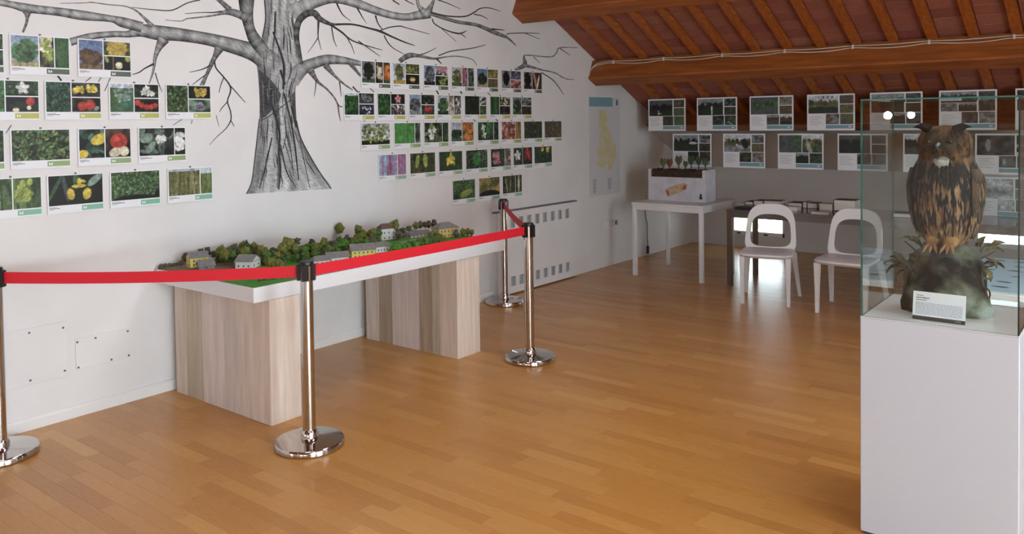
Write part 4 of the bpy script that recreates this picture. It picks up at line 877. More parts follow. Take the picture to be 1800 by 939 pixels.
tx.build('legend_text', mat('faint_ink', (140, 140, 150), 0.7), t)

y0, y1 = float(onX(1056, 394, XL)[1]), float(onX(1087, 394, XL)[1])
t = thing('wall_socket', 'white socket strip with one dark outlet on the left wall', 'socket', (XL, (y0+y1)/2, .42))
MB().box(XL, XL+0.012, y0, y0+(y1-y0)*.62, .43, .505, .003).build('plate', M_wall, t); MB().box(XL, XL+0.014, y0+(y1-y0)*.66, y1, .425, .505, .003).build('plate', M_wall, t)
MB().box(XL+.014, XL+.018, y1-.10, y1-.05, .44, .49, .002).build('outlet', mat('dark_outlet', (90, 50, 44), .5), t)

def access_panel(label, y0, y1, z0, z1, screws):
    t = thing('access_panel', label, 'access panel', (XL, (y0+y1)/2, z0), 'painted access panels')
    MB().box(XL, XL+0.006, y0, y1, z0, z1, 0.001).build('plate', M_wall, t)
    for (a, b) in screws: MB().cyl((XL+.005, a, b), (XL+.008, a, b), .006, n=10).build('screw', mat('screw_dark', (96, 94, 92), .5), t)
def sc(l): return [tuple(float(q) for q in onX(x, y, XL)[1:]) for x, y in l]
pa = onX(119, 660, XL); access_panel('larger white painted plate low on wall, by left photo edge', 1.50, float(pa[1]), float(pa[2]), float(onX(107, 566, XL)[2]), sc([(50.5, 585), (110, 576), (113, 651.5), (52.5, 668.5)]))
pb, pc = onX(133, 652, XL), onX(229, 627.5, XL); access_panel('smaller white painted plate low on wall, nearer the plinth', float(pb[1]), float(pc[1]), float(pc[2]), float(onX(224, 577, XL)[2]), sc([(135, 601.5), (167, 594), (223.5, 582), (137, 646), (195, 632), (225.5, 624.5)]))

t = thing('power_cord', 'thin black cord hanging down the wall behind the white table', 'cord', (XL+0.02, 8.45, 0.02))
pts = [(XL+.05, 8.42, .72), (XL+.03, 8.42, .56), (XL+.03, 8.44, .44), (XL+.035, 8.46, .38), (XL+.03, 8.47, .25), (XL+.03, 8.48, .11)]
MB().tube([tuple(p) for p in smooth_pts(pts, 4)], .005, 6).build('cable', M_black, t, True)
MB().box(XL+.015, XL+.045, 8.465, 8.495, .02, .115, .004).build('plug', M_black, t)

# cables clipped along the second purlin
def bface(x, k, e): p = np.array((7.375, roof(7.375)+0.01))+np.array(ND)*(k+.056)-np.array(SD)*e; return (x, p[0], p[1])
cl = [float(onY(x, 90, 7.34)[0]) for x in (1079, 1167, 1270, 1380, 1500, 1634, 1783)]; cl += [cl[-1]+.55, cl[-1]+1.1]
for q, (lab, k0) in enumerate((('upper white cable clipped along the lower roof beam', .026), ('lower white cable clipped along the lower roof beam', .046))):
    t = thing('beam_cable', lab, 'cable', bface(-3, k0, .006), 'white cables on the roof beam')
    P = [bface(XL+.01, .19, .006), bface(XL+.012, .12, .006), bface(XL+.05, k0+.03, .006), bface(XL+.13, k0+.008, .006)]
    for a, b in zip(cl, cl[1:]):
        P += [bface(a, k0, .006), bface(a+(b-a)*.35, k0+.008+.010*q, .006), bface(a+(b-a)*.7, k0+.006+.012*q, .006)]
    P.append(bface(cl[-1], k0, .006))
    MB().tube([tuple(p) for p in smooth_pts(P, 3)], .0042, 6).build('cable', mat('white_cable', (206, 200, 190), .6), t, True)
    if q == 0:
        for a in cl:
            A = bface(a, .015, .0); B = bface(a, .06, .012); MB().box(a-.008, a+.008, min(A[1], B[1]), max(A[1], B[1]), min(A[2], B[2]), max(A[2], B[2]), .002).build('clip', mat('white_cable', (206, 200, 190)), t)

# ------------------------------------------------------------------ white table with the planter box
TX0, TX1, TY0, TY1, TZ = -4.168, -3.385, 7.31, 8.09, 0.757
t = thing('white_table', 'square white table with slim legs in the back left corner', 'table', ((TX0+TX1)/2, (TY0+TY1)/2, 0))
MB().box(TX0, TX1, TY0, TY1, TZ-.022, TZ, .003).build('table_top', M_white, t)
a = MB(); e = .008; zt, zb = TZ-.024, TZ-.075
a.box(TX0+.046, TX1-.046, TY0+e, TY0+e+.018, zb, zt); a.box(TX0+.046, TX1-.046, TY1-e-.018, TY1-e, zb, zt); a.box(TX0+e, TX0+e+.018, TY0+.046, TY1-.046, zb, zt); a.box(TX1-e-.018, TX1-e, TY0+.046, TY1-.046, zb, zt)
a.build('apron', M_white, t)
for x in (TX0+.004, TX1-.044):
    for y in (TY0+.004, TY1-.044): MB().box(x, x+.04, y, y+.04, 0, TZ-.023, .003).build('leg', M_white, t)

BX0, BX1, BY0, BY1, BZ = -4.150, -3.505, 7.64, 7.885, TZ
M_card = mat('marbled_card', (214, 212, 218), .6, scale=9, col2=(196, 194, 202))
t = thing('planter_box', 'white marbled box of dark soil and sprouts on the white table', 'planter', ((BX0+BX1)/2, (BY0+BY1)/2, BZ))
b = MB(); b.box(BX0, BX1, BY0, BY0+.012, BZ, BZ+.245); b.box(BX0, BX0+.034, BY0, BY0+.012, BZ+.245, BZ+.325); b.box(BX1-.034, BX1, BY0, BY0+.012, BZ+.245, BZ+.325)
b.box(BX0, BX0+.012, BY0+.012, BY1, BZ, BZ+.325); b.box(BX1-.012, BX1, BY0+.012, BY1, BZ, BZ+.325); b.box(BX0+.012, BX1-.012, BY1-.012, BY1, BZ, BZ+.325); b.box(BX0+.012, BX1-.012, BY0+.012, BY1-.012, BZ, BZ+.012)
b.build('box', M_card, t)
s = MB(); n_, k_ = 22, 8; vs = []
for j in range(k_+1):
    for i in range(n_+1): vs.append((BX0+.035+(BX1-BX0-.07)*i/n_, BY0+.004+(BY1-BY0-.02)*j/k_, BZ+.312+.014*math.sin(i*1.3+j)*math.sin(j*.9+i*.4)+.008*random.random()))
s.add(vs, [(j*(n_+1)+i, j*(n_+1)+i+1, (j+1)*(n_+1)+i+1, (j+1)*(n_+1)+i) for j in range(k_) for i in range(n_)])
fv = [(vs[i][0], BY0+.003, BZ+.2) for i in range(n_+1)]+[(vs[i][0], BY0+.003, vs[i][2]) for i in range(n_+1)]
s.add(fv, [(i, i+1, n_+2+i, n_+1+i) for i in range(n_)])
s.build('soil', mat('dark_soil', (52, 42, 32), .95, scale=40, col2=(84, 62, 42), bump=.5), t)
M_sprout = [mat('sprout_%d' % i, c, .8, scale=30, col2=c2) for i, (c, c2) in enumerate([((70, 82, 54), (96, 100, 66)), ((96, 66, 48), (116, 86, 60)), ((52, 62, 46), (76, 82, 58))])]
for i, (px_, py_, k, sz) in enumerate([(1166, 287, 0, 1.1), (1177, 288, 1, 1.1), (1193, 284, 0, 1.2), (1205, 290, 0, .8), (1215, 283, 2, 1.15), (1228, 284, 2, 1.1), (1240, 286, 0, 1.1)]):
    p = onY(px_, py_, BY0+.11); q = MB(); x, y, z = p; s0 = BZ+.30
    q.tube([(x, y, s0), (x, y, z-.02*sz)], .006, 6)
    for sg in (-1, 1):
        rings = []
        for u in np.linspace(0, 1, 6):
            w_ = .022*sz*math.sin(math.pi*min(1, u*.92+.04))+.002; cx = x+sg*.018*sz*u; cz = z-.035*sz+.085*sz*u
            rings.append([(cx+w_*math.cos(a), y+.010*math.sin(a), cz) for a in np.linspace(0, 2*math.pi, 8, endpoint=False)])
        q.loft(rings)
    q.build('sprout', M_sprout[k], t, True)
# printed log picture and small tree mark on the box front
fr = (np.array([BX0, BY0, BZ]), np.array([1., 0, 0]), np.array([0, 0, 1.]), np.array([0, -1., 0]))
def poly_part(name, fr, pts, h, m, parent):
    n = len(pts); vs = [fr[0]+fr[1]*a+fr[2]*b+fr[3]*h for a, b in pts]
    return MB().add(vs, [tuple(range(n))]).build(name, m, parent)
poly_part('printed_log', fr, [(.195, .11), (.225, .04), (.36, .09), (.44, .125), (.45, .175), (.41, .19), (.31, .165), (.235, .135)], .0010, mat('log_print', (186, 152, 120), .6, scale=30, col2=(206, 180, 150)), t)
poly_part('log_end', fr, [(.20, .10), (.225, .045), (.245, .06), (.232, .112)], .0014, mat('log_bark', (150, 96, 74), .6), t)
poly_part('log_bark', fr, [(.385, .118), (.43, .125), (.44, .165), (.415, .172), (.40, .15)], .0014, MATS['log_bark'], t)
poly_part('tree_mark', fr, [(.575, .03), (.615, .03), (.605, .045), (.615, .05), (.6, .065), (.61, .07), (.595, .09), (.58, .07), (.59, .065), (.572, .05), (.585, .045)], .0012, M_black, t)

# ------------------------------------------------------------------ steel table with books, chairs
SX0, SX1, SY0, SY1, SZ = -3.165, -0.62, 7.36, 8.055, 0.735
M_steelt = mat('dark_steel', (112, 106, 103), .14, 0.0, spec=.8); M_leg = mat('brown_steel_leg', (112, 96, 84), .35, .2)
t = thing('steel_table', 'long dark steel table carrying books behind the chairs', 'table', ((SX0+SX1)/2, (SY0+SY1)/2, 0))
MB().box(SX0, SX1, SY0, SY1, SZ-.02, SZ, .002).build('table_top', M_steelt, t)
a = MB(); a.box(SX0+.05, SX1-.05, SY0+.006, SY0+.03, SZ-.075, SZ-.021); a.box(SX0+.05, SX1-.05, SY1-.03, SY1-.006, SZ-.075, SZ-.021); a.box(SX0+.006, SX0+.03, SY0+.05, SY1-.05, SZ-.075, SZ-.021); a.box(SX1-.03, SX1-.006, SY0+.05, SY1-.05, SZ-.075, SZ-.021)
a.build('apron', M_steelt, t)
for x in (SX0+.003, SX1-.048):
    for y in (SY0+.003, SY1-.048): MB().box(x, x+.045, y, y+.045, 0, SZ-.021, .002).build('leg', M_leg, t)
M_pages = mat('book_pages', (226, 220, 208), .7)
def book(x0, x1, row, th, cover, label, rz=0.0, soft=False, cat='book', dp=.17, z=SZ):
    """x0,x1: pixel columns it spans in the photograph; row: its depth on the table"""
    xa, xb = float(onY(x0, 362, row)[0]), float(onY(x1, 362, row)[0]); wd = xb-xa
    t = thing('leaflet' if soft else 'book', label, cat, ((xa+xb)/2, row, z), 'books and leaflets on the steel table', rz, world=False)
    m_ = mat('cover_%d_%d_%d' % cover, cover, .45)
    if soft: MB().box(-wd/2, wd/2, -dp/2, dp/2, 0, th, .0008).build('cover', m_, t)
    else:
        MB().box(-wd/2+.004, wd/2-.003, -dp/2+.004, dp/2-.004, .003, th-.003).build('pages', M_pages, t)
        c = MB(); c.box(-wd/2, wd/2, -dp/2, dp/2, 0, .003); c.box(-wd/2, wd/2, -dp/2, dp/2, th-.003, th); c.box(-wd/2, -wd/2+.004, -dp/2, dp/2, .003, th-.003); c.build('cover', m_, t)
    return t
book(1301, 1314, 7.92, .012, (214, 212, 210), 'white leaflet near the left end of the steel table', .0, True, 'leaflet')
book(1315, 1329, 7.92, .034, (26, 26, 28), 'black book just right of the white leaflet', .0)
book(1330, 1346, 7.92, .048, (66, 56, 56), 'dark grey book, third from the table left end', .0)
book(1348, 1377, 7.92, .052, (118, 98, 100), 'wide mauve book lying behind the first chair top', .0)
book(1296, 1324, 7.52, .016, (58, 56, 58), 'flat dark folder at the front left table corner', .0, True, 'folder', .14)
book(1390, 1414, 7.92, .046, (28, 28, 30), 'black book right of the first chair back', .0)
book(1379, 1405, 7.62, .034, (222, 220, 214), 'white paperback right of the first chair back', .0, False, 'book', .12)
book(1416, 1423, 7.92, .058, (104, 82, 70), 'narrow brown book between the two chairs', .0)
book(1424, 1441, 7.92, .05, (86, 82, 84), 'grey book with white page edge between the chairs', .0)
book(1445, 1468, 7.86, .055, (216, 214, 214), 'white thick book left of the tallest book', .0)
book(1470, 1508, 7.86, .10, (56, 46, 46), 'thickest dark book with cream pages above the second chair', .0)
book(1428, 1459, 7.45, .016, (228, 226, 224), 'small white card lying at the table front edge', .0, True, 'card', .07)
book(1470, 1493, 7.47, .03, (24, 24, 30), 'small black book at the front edge by second chair', .0, False, 'book', .10)
book(1572, 1606, 7.60, .035, (46, 46, 50), 'dark book seen through the left of the glass case', .0)

def chair(label, loc, rz):
    t = thing('plastic_chair', label, 'chair', loc, 'white plastic chairs', rz, world=False)
    # local: front towards -y, origin on the floor under the seat centre
    def ring(cx, cy, z, hx, hy, r=.35, n=16):
        out = []
        for i in range(n):
            a = 2*math.pi*i/n; c, s = math.cos(a), math.sin(a); k = (abs(c)**4+abs(s)**4)**-.25; out.append((cx+hx*c*k, cy+hy*s*k, z))
        return out
    seat = []; n = 28
    for z, g in ((.402, -.022), (.418, -.004), (.432, 0), (.444, -.006), (.447, -.02)):
        o_ = []
        for i in range(n):
            a = 2*math.pi*i/n; c, s = math.cos(a), math.sin(a); k = (abs(c)**7+abs(s)**7)**(-1/7)
            x, y = (.222+g)*c*k, (.204+g)*s*k; o_.append((x*(1-.03*(y/.2)), y, z-.010*(y < -.1)*(abs(y)-.1)*10*(z > .43)))
        seat.append(o_)
    MB().loft(seat).build('seat', M_plastic, t, True)
    for sx in (-1, 1):
        MB().loft([[(sx*.190+q*.019*f, -.166+r*.019*f, z) for q, r in ((-1, -1), (1, -1), (1, 1), (-1, 1))] for z, f in ((0, .7), (.2, .85), (.41, 1.2))]).build('leg', M_plastic, t, True)
        MB().loft([[(sx*x+q*.019*f, y+r*.02*f, z) for q, r in ((-1, -1), (1, -1), (1, 1), (-1, 1))] for x, y, z, f in ((.235, .315, 0, .7), (.215, .245, .22, .9), (.198, .185, .41, 1.2))]).build('leg', M_plastic, t, True)
    # back: hooped frame with a large opening, leaning backwards
    N = 48; outer, inner = [], []
    for i in range(N):
        a = 2*math.pi*i/N; c, s = math.cos(a), math.sin(a); k = (abs(c)**4+abs(s)**4)**-.25
        ke = (abs(c)**3.2+abs(s)**3.2)**(-1/3.2) if s > 0 else (abs(c)**9+abs(s)**9)**(-1/9)
        zo = .635+(.195 if s > 0 else .205)*s*ke; xo = (.224-.030*max(0, (zo-.45)/.38))*c*ke
        k2 = (abs(c)**3.0+abs(s)**3.0)**(-1/3.0) if s > 0 else (abs(c)**4.5+abs(s)**4.5)**(-1/4.5)
        zi = .60+(.140 if s > 0 else .146)*s*k2; xi = (.183-.022*max(0, (zi-.45)/.30))*c*k2
        outer.append((xo, zo)); inner.append((xi, zi))
    def yb(x, z): return .165+.20*max(0, z-.42)+.35*(.22**2-x*x)*.6
    B = MB(); th = .013; vs = []
    for loop, tt in ((outer, 0), (inner, 0)):
        for x, z in loop: vs.append((x, yb(x, z)-th, z))
        for x, z in loop: vs.append((x, yb(x, z)+th, z))
    fs = []
    for i in range(N):
        j = (i+1) % N; fs += [(i, j, 2*N+j, 2*N+i), (N+i, 3*N+i, 3*N+j, N+j), (i, N+i, N+j, j), (2*N+i, 2*N+j, 3*N+j, 3*N+i)]
    B.add(vs, fs); B.build('backrest', M_plastic, t, True)
    return t
chair('white plastic chair with open hooped back, left of the two', (-2.60, 6.93, 0), math.radians(13))
chair('white plastic chair partly behind the glass case', (-1.925, 6.915, 0), math.radians(-2))

# ------------------------------------------------------------------ pedestal, glass case and the owl
PX0, PX1, PY0, PY1, PZ = -0.856, -0.336, 3.236, 3.735, 0.842
t = thing('display_pedestal', 'tall white square pedestal under the glass case', 'pedestal', ((PX0+PX1)/2, (PY0+PY1)/2, 0))
MB().box(PX0+.01, PX1-.01, PY0+.01, PY1-.01, 0, .012).build('plinth_foot', mat('dark_gap', (60, 58, 56), .8), t)
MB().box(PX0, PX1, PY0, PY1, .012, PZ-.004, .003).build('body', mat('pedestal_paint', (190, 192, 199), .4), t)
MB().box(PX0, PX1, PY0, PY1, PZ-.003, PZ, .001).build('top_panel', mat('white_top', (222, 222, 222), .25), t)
GZ = 1.668; th = .0055
t = thing('glass_case', 'clear glass display case with green edges around the owl', 'display case', ((PX0+PX1)/2, (PY0+PY1)/2, PZ))
x0, x1, y0, y1 = PX0+.002, PX1-.002, PY0+.002, PY1-.002
for (a, b, c, d, e, f, ax) in ((x0, x1, y0, y0+th, PZ, GZ-th, 1), (x0, x1, y1-th, y1, PZ, GZ-th, 1), (x0, x0+th, y0+th, y1-th, PZ, GZ-th, 0), (x1-th, x1, y0+th, y1-th, PZ, GZ-th, 0), (x0, x1, y0, y1, GZ-th, GZ, 2)):
    p = MB().box(a, b, c, d, e, f); p.mi = [0]*6
    for i, fc in enumerate(p.f):
        vv = [p.v[q] for q in fc]; const = [k for k in range(3) if max(q[k] for q in vv)-min(q[k] for q in vv) < 1e-6][0]
        p.mi[i] = 0 if const == ax else 1
    o = bpy.data.objects.new('pane', None)
    me = bpy.data.meshes.new('pane'); me.from_pydata([tuple(np.array(q)-np.array(t.location)) for q in p.v], [], p.f); me.materials.append(M_case); me.materials.append(M_gedge)
    me.polygons.foreach_set('material_index', p.mi); o = link('pane', me, t)

OC = (-0.612, 3.50)
# rock
def lump(c, rings, seed, n=30, amp=.012):
    rg = random.Random(seed); ph = [rg.random()*6 for _ in range(8)]; out = []
    for z, cx, cy, rx, ry in rings:
        r_ = []
        for i in range(n):
            a = 2*math.pi*i/n; d = amp*(math.sin(3*a+ph[0]+z*20)+.7*math.sin(5*a+ph[1]-z*31)+.5*math.sin(9*a+ph[2]+z*47)+.35*(rg.random()-.5)*2)
            k = max(.001, 1+d/max(rx, .02)*.9); r_.append((c[0]+cx+rx*k*math.cos(a), c[1]+cy+ry*k*math.sin(a), z+amp*.35*math.sin(4*a+ph[3]+z*9)*(z > PZ+.01)))
        out.append(r_)
    return MB().loft(out)
def rock_mat():
    mt = mat('mossy_rock', (66, 66, 58), .9, scale=9.0, col2=(150, 152, 142), bump=.7, detail=8); nt = mt.node_tree
    cr = [n for n in nt.nodes if n.type == 'VALTORGB'][0].color_ramp; cr.elements[0].color = L4((24, 21, 18)); cr.elements[1].color = L4((136, 140, 132)); cr.elements[1].position = .68; cr.elements[0].position = .42; e = cr.elements.new(.5); e.color = L4((66, 66, 60)); e = cr.elements.new(.56); e.color = L4((92, 94, 74))
    return mt
rock = thing('rock_mount', 'mossy grey artificial rock with dry leaves under the owl', 'rock', (OC[0], OC[1], PZ))
lump(OC, [(PZ, 0, 0, .15, .12), (PZ+.03, 0, 0, .148, .125), (PZ+.08, 0, 0, .142, .12), (PZ+.13, .005, .005, .138, .115), (PZ+.18, .01, .01, .13, .11), (PZ+.22, .005, .012, .112, .095), (PZ+.25, 0, .015, .085, .075), (PZ+.268, 0, .015, .05, .045), (PZ+.274, 0, .015, .01, .01)], 5, 40, .012).build('rock', rock_mat(), rock, True)
M_dry = mat('dry_leaf', (66, 54, 44), .85, scale=20, col2=(92, 84, 58)); M_dry2 = mat('olive_dry_leaf', (84, 76, 44), .85, scale=20, col2=(116, 104, 62))
rl = random.Random(4)
def leaf_mesh(m_):
    vs = []; N = 6
    for i in range(N+1):
        u = i/N; w_ = .30*math.sin(math.pi*min(1, u*1.02))**.8*(1+.25*math.sin(u*18)); z = .25*math.sin(u*3)-.12*u
        vs += [(-w_, u, z+.12), (0, u, z), (w_, u, z+.12)]
    fs = []
    for i in range(N):
        for k in (0, 1): fs.append((i*3+k, i*3+k+1, i*3+k+4, i*3+k+3))
    mb_ = MB().add(vs, fs); return mb_.mesh('leaf', m_)
LM = [leaf_mesh(M_dry), leaf_mesh(M_dry2)]
def sprig(pts_px, ypl, leaves, k):
    P = [tuple(onY(x, y, ypl)) for x, y in pts_px]; o = MB().tube([tuple(p) for p in smooth_pts(P, 3)], .003, 5).build('sprig', M_dry, rock)
    for (x, y, s, az, el) in leaves:
        p = onY(x, y, ypl+rl.uniform(-.015, .015)); p[0] += .028 if p[0] < OC[0] else -.02; link('leaf', LM[k], o, tuple(np.array(p)-np.array(rock.location)), (math.radians(el), rl.uniform(-.6, .6), math.radians(az)), (s*1.2, s*1.2, s*1.2))
sprig([(1612, 480), (1590, 470), (1574, 468)], 3.44, [(1590, 470, .05, 90, 10), (1578, 466, .055, 70, 30), (1572, 470, .05, 110, -20), (1580, 474, .05, 100, -50), (1570, 462, .045, 60, 60), (1596, 474, .05, 140, -40), (1600, 462, .045, 30, 40), (1566, 466, .05, 130, 10), (1588, 480, .04, 90, -70)], 0)
sprig([(1618, 450), (1604, 436), (1590, 424)], 3.46, [(1606, 436, .045, 80, 40), (1598, 428, .05, 60, 20), (1590, 424, .045, 110, 10), (1610, 446, .04, 140, -30), (1600, 420, .04, 20, 50)], 1)
sprig([(1724, 455), (1738, 448), (1752, 440)], 3.46, [(1736, 446, .045, -70, 40), (1744, 444, .05, -100, 10), (1752, 438, .045, -60, 30), (1742, 456, .045, -110, -30), (1734, 436, .04, -30, 60)], 1)
sprig([(1728, 470), (1742, 468), (1756, 462)], 3.47, [(1740, 466, .05, -90, 0), (1750, 464, .045, -70, -20), (1734, 474, .05, -120, -40), (1738, 505, .04, -90, -60), (1732, 498, .035, -80, 20)], 1)

owl = thing('eagle_owl', 'stuffed brown streaked eagle owl standing on the rock', 'owl', (OC[0], OC[1], PZ+.26))
FAC = math.radians(-6)        # turned slightly to its right
OR = [(1.085, .035, .03, .02), (1.11, .072, .062, .012), (1.15, .092, .082, .006), (1.20, .105, .095, 0), (1.27, .115, .103, -.004), (1.33, .118, .104, -.006), (1.38, .113, .10, -.006), (1.415, .102, .09, -.006), (1.445, .093, .083, -.008), (1.475, .094, .086, -.012), (1.505, .095, .086, -.012), (1.53, .088, .078, -.01), (1.55, .070, .062, -.006), (1.562, .04, .035, -.004), (1.566, .006, .006, -.003)]
def owl_pt(z, a, k=1.0):
    zs = [r[0] for r in OR]; rx = np.interp(z, zs, [r[1] for r in OR]); ry = np.interp(z, zs, [r[2] for r in OR]); cy = np.interp(z, zs, [r[3] for r in OR])
    flat = 1.0
    if z > 1.44: flat = 1-.16*max(0, -math.sin(a))**3     # flattened face
    return Vector((OC[0]+rx*k*math.cos(a), OC[1]+.01+cy+ry*k*flat*math.sin(a), z))
rings = []
for z, *_ in OR: rings.append([owl_pt(z, 2*math.pi*i/36) for i in range(36)])
body = MB().loft(rings).build('body', mat('owl_plumage', (62, 46, 32), .9, scale=26, stretch=(1, 1, .35), col2=(118, 84, 50), bump=.4), owl, True)
face = -math.pi/2+FAC
F_tan, F_dark, F_head = MB(), MB(), MB()
def feather(mb_, z, a, ln, wd, lift, fan=0.0):
    p = owl_pt(z, a, 1.0+lift); q = owl_pt(z-ln*.5, a+fan*.5, 1.02+lift); r = owl_pt(z-ln, a+fan, 1.035+lift); d = wd/.11
    def side(c, zz, aa, s, k): return owl_pt(zz, aa+s, k)
    mb_.add([p, side(0, z-ln*.45, a+fan*.5, -d, 1.012+lift), q, side(0, z-ln*.45, a+fan*.5, d, 1.012+lift), r], [(0, 1, 2), (0, 2, 3), (1, 4, 2), (2, 4, 3)])
ro = random.Random(8)
for i in range(520):
    z = 1.13+.29*ro.random(); a = ro.random()*2*math.pi; feather(F_tan, z, a, .045+.03*ro.random(), .008+.004*ro.random(), .004+.01*ro.random())
for i in range(620):
    z = 1.14+.30*ro.random()**.55; a = face+ro.uniform(-2.0, 2.0); sz = (z-1.1)/.33
    feather(F_dark, z, a, .034+.03*ro.random(), .0022+.0042*sz*ro.random(), .022+.01*ro.random(), ro.uniform(-.05, .05))
for s_ in (-1, 1):
    for i in range(150):
        z = 1.19+.20*ro.random(); a = face+s_*(1.0+.95*ro.random()); feather(F_dark if i % 2 else F_tan, z, a, .04+.03*ro.random(), .004+.004*ro.random(), .135+.02*ro.random(), s_*.06)
for i in range(260):
    z = 1.45+.115*ro.random(); a = ro.random()*2*math.pi; feather(F_head, z, a, .022, .004, .008+.01*ro.random())
q = F_tan.build('breast_feathers', mat('owl_tan', (104, 74, 44), .9, scale=30, col2=(150, 116, 82)), owl); q['kind'] = 'stuff'
q = F_dark.build('dark_streaks', mat('owl_dark', (24, 20, 18), .9), owl); q['kind'] = 'stuff'
q = F_head.build('head_feathers', mat('owl_head', (34, 28, 25), .9, scale=30, col2=(66, 54, 42)), owl); q['kind'] = 'stuff'
M_gw = mat('owl_pale', (124, 120, 114), .9, scale=40, col2=(164, 160, 152)); M_disc = mat('owl_disc', (52, 47, 41), .9, scale=40, col2=(78, 70, 60))
def shell(name, zc, ac, rz, ra, k, m_):
    vs = [owl_pt(zc, ac, k)]; n = 20
    for f, kk in ((.5, k), (1, 1.004)):
        for i in range(n):
            t_ = 2*math.pi*i/n; vs.append(owl_pt(zc+rz*f*math.sin(t_), ac+ra*f*math.cos(t_), kk))
    fs = [(0, 1+i, 1+(i+1) % n) for i in range(n)]+[(1+i, 1+n+i, 1+n+(i+1) % n, 1+(i+1) % n) for i in range(n)]
    return MB().add(vs, fs).build(name, m_, owl, True)
shell('throat_patch', 1.425, face+.12, .022, .34, 1.07, M_gw)
for s in (-1, 1):
    shell('face_disc', 1.495, face+s*.42, .034, .36, 1.05, M_disc)
    c = owl_pt(1.502, face+s*.40, 1.05); MB().lathe([(.001, -.006), (.008, -.005), (.0105, 0), (.008, .005), (.001, .006)], tuple(c), 14).build('eye', mat('owl_eye', (60, 38, 20), .15), owl, True)
    # ear tufts: swept outwards above the eyes
    b0 = owl_pt(1.545, face+s*.7, .86); tip = b0+Vector((s*.060, .006, .010)); tf = MB()
    for k in range(5): o_ = Vector((0, (k-2)*.006, (k-2)*-.003)); tf.tube([b0+o_, b0.lerp(tip, .5)+o_*.8+Vector((0, 0, .010)), tip+o_*.5+Vector((-s*.006*k, 0, 0))], [.015, .011, .001], 6)
    tf.build('ear_tuft', MATS['owl_dark'], owl, True)
    # folded wing along the flank
    wg = []
    for u in np.linspace(0, 1, 12):
        z = 1.40-.27*u; a = face+s*(1.35+.25*u); w_ = .052*math.sin(math.pi*min(1, .15+u*.83))+.004; c = owl_pt(z, a, 1.03); tn = Vector((-math.sin(a), math.cos(a), 0)); nn = Vector((math.cos(a), math.sin(a), 0))
        wg.append([c+tn*(w_*math.cos(t_))+nn*(.014*math.sin(t_)) for t_ in np.linspace(0, 2*math.pi, 14, endpoint=False)])
    MB().loft(wg).build('wing', mat('owl_wing', (32, 26, 22), .9, scale=30, stretch=(1, 1, .4), col2=(84, 62, 42), bump=.4), owl, True)
    # feathered leg with three front toes and claws
    c = owl_pt(1.13, face+s*.5, .75); ft = Vector((c.x, c.y-.035, PZ+.262)); MB().tube([c, c.lerp(ft, .6), ft+Vector((0, 0, .012))], [.034, .026, .018], 10).build('leg', mat('owl_leg', (130, 88, 48), .9, scale=30, col2=(156, 116, 74)), owl, True)
    for k in (-1, 0, 1):
        d = Vector((k*.018, -.032, -.008)); MB().tube([ft+Vector((0, .006, .008)), ft+d*.5+Vector((0, 0, .006)), ft+d, ft+d*1.35+Vector((0, 0, -.012))], [.009, .009, .007, .001], 7).build('toe', MATS['owl_leg'], owl, True)
c = owl_pt(1.478, face, 1.0); d = Vector((math.cos(face), math.sin(face), 0))
MB().tube([c+Vector((0, 0, .014)), c+d*.014+Vector((0, 0, .006)), c+d*.016+Vector((0, 0, -.012)), c+d*.009+Vector((0, 0, -.024))], [.010, .011, .007, .001], 8).build('beak', mat('owl_beak', (52, 50, 50), .4), owl, True)
tl = [[Vector((OC[0]+w_*math.cos(t_)+.0, OC[1]+.075+y+.010*math.sin(t_), z)) for t_ in np.linspace(0, 2*math.pi, 10, endpoint=False)] for z, w_, y in ((1.2, .05, .0), (1.1, .055, .03), (1.02, .05, .045))]
MB().loft(tl).build('tail', MATS['owl_wing'], owl, True)

# label card in front of the rock
CB = [float(onY(1604, 559, 3.305)[0]), float(onY(1697, 566, 3.305)[0])]; CH = .104
t = thing('label_card', 'white label card with dark bottom stripe before the owl', 'label card', ((CB[0]+CB[1])/2, 3.305, PZ))
lean = math.radians(12); fr = (np.array([CB[0], 3.300, PZ+.001]), np.array([1., 0, 0]), np.array([0, math.sin(lean), math.cos(lean)]), np.array([0, -math.cos(lean), math.sin(lean)])); W = CB[1]-CB[0]
fbox(MB(), fr, 0, 0, W, CH, -.002, 0).build('card', M_paper, t)
fbox(MB(), fr, 0, 0, W, .014, 0, .0006).build('stripe', mat('card_stripe', (58, 52, 56), .5), t)
fbox(MB(), fr, W*.82, .005, W*.92, .010, .0006, .001).build('stripe_mark', mat('stripe_mark', (120, 116, 118), .5), t)
st = MB(); st.prism([(3.303, PZ), (3.345, PZ), (3.347, PZ+.002), (3.324, PZ+.09), (3.322, PZ+.09)], 'x', CB[0]+W*.45, CB[0]+W*.55); st.build('strut', M_paper, t)
def text(s, size, a, b, fr, h, m_, parent, name='lettering', bold=0.0):
    cu = bpy.data.curves.new('txt', 'FONT'); cu.body = s; cu.size = size; cu.offset = bold; cu.resolution_u = 2
    ob = bpy.data.objects.new('txt', cu); COL.objects.link(ob); dg = bpy.context.evaluated_depsgraph_get(); me = bpy.data.meshes.new_from_object(ob.evaluated_get(dg)); bpy.data.objects.remove(ob)
    me.transform(Matrix(((fr[1][0], fr[2][0], fr[3][0], 0), (fr[1][1], fr[2][1], fr[3][1], 0), (fr[1][2], fr[2][2], fr[3][2], 0), (0, 0, 0, 1))))
    p = fr[0]+fr[1]*a+fr[2]*b+fr[3]*h-np.array(parent.location); me.transform(Matrix.Translation(Vector(p))); me.materials.clear(); me.materials.append(m_); me.name = name
    return link(name, me, parent)
text('GUFO REALE', .0076, .011, CH-.0255, fr, .0008, M_ink, t, bold=.0002)
tx = MB()
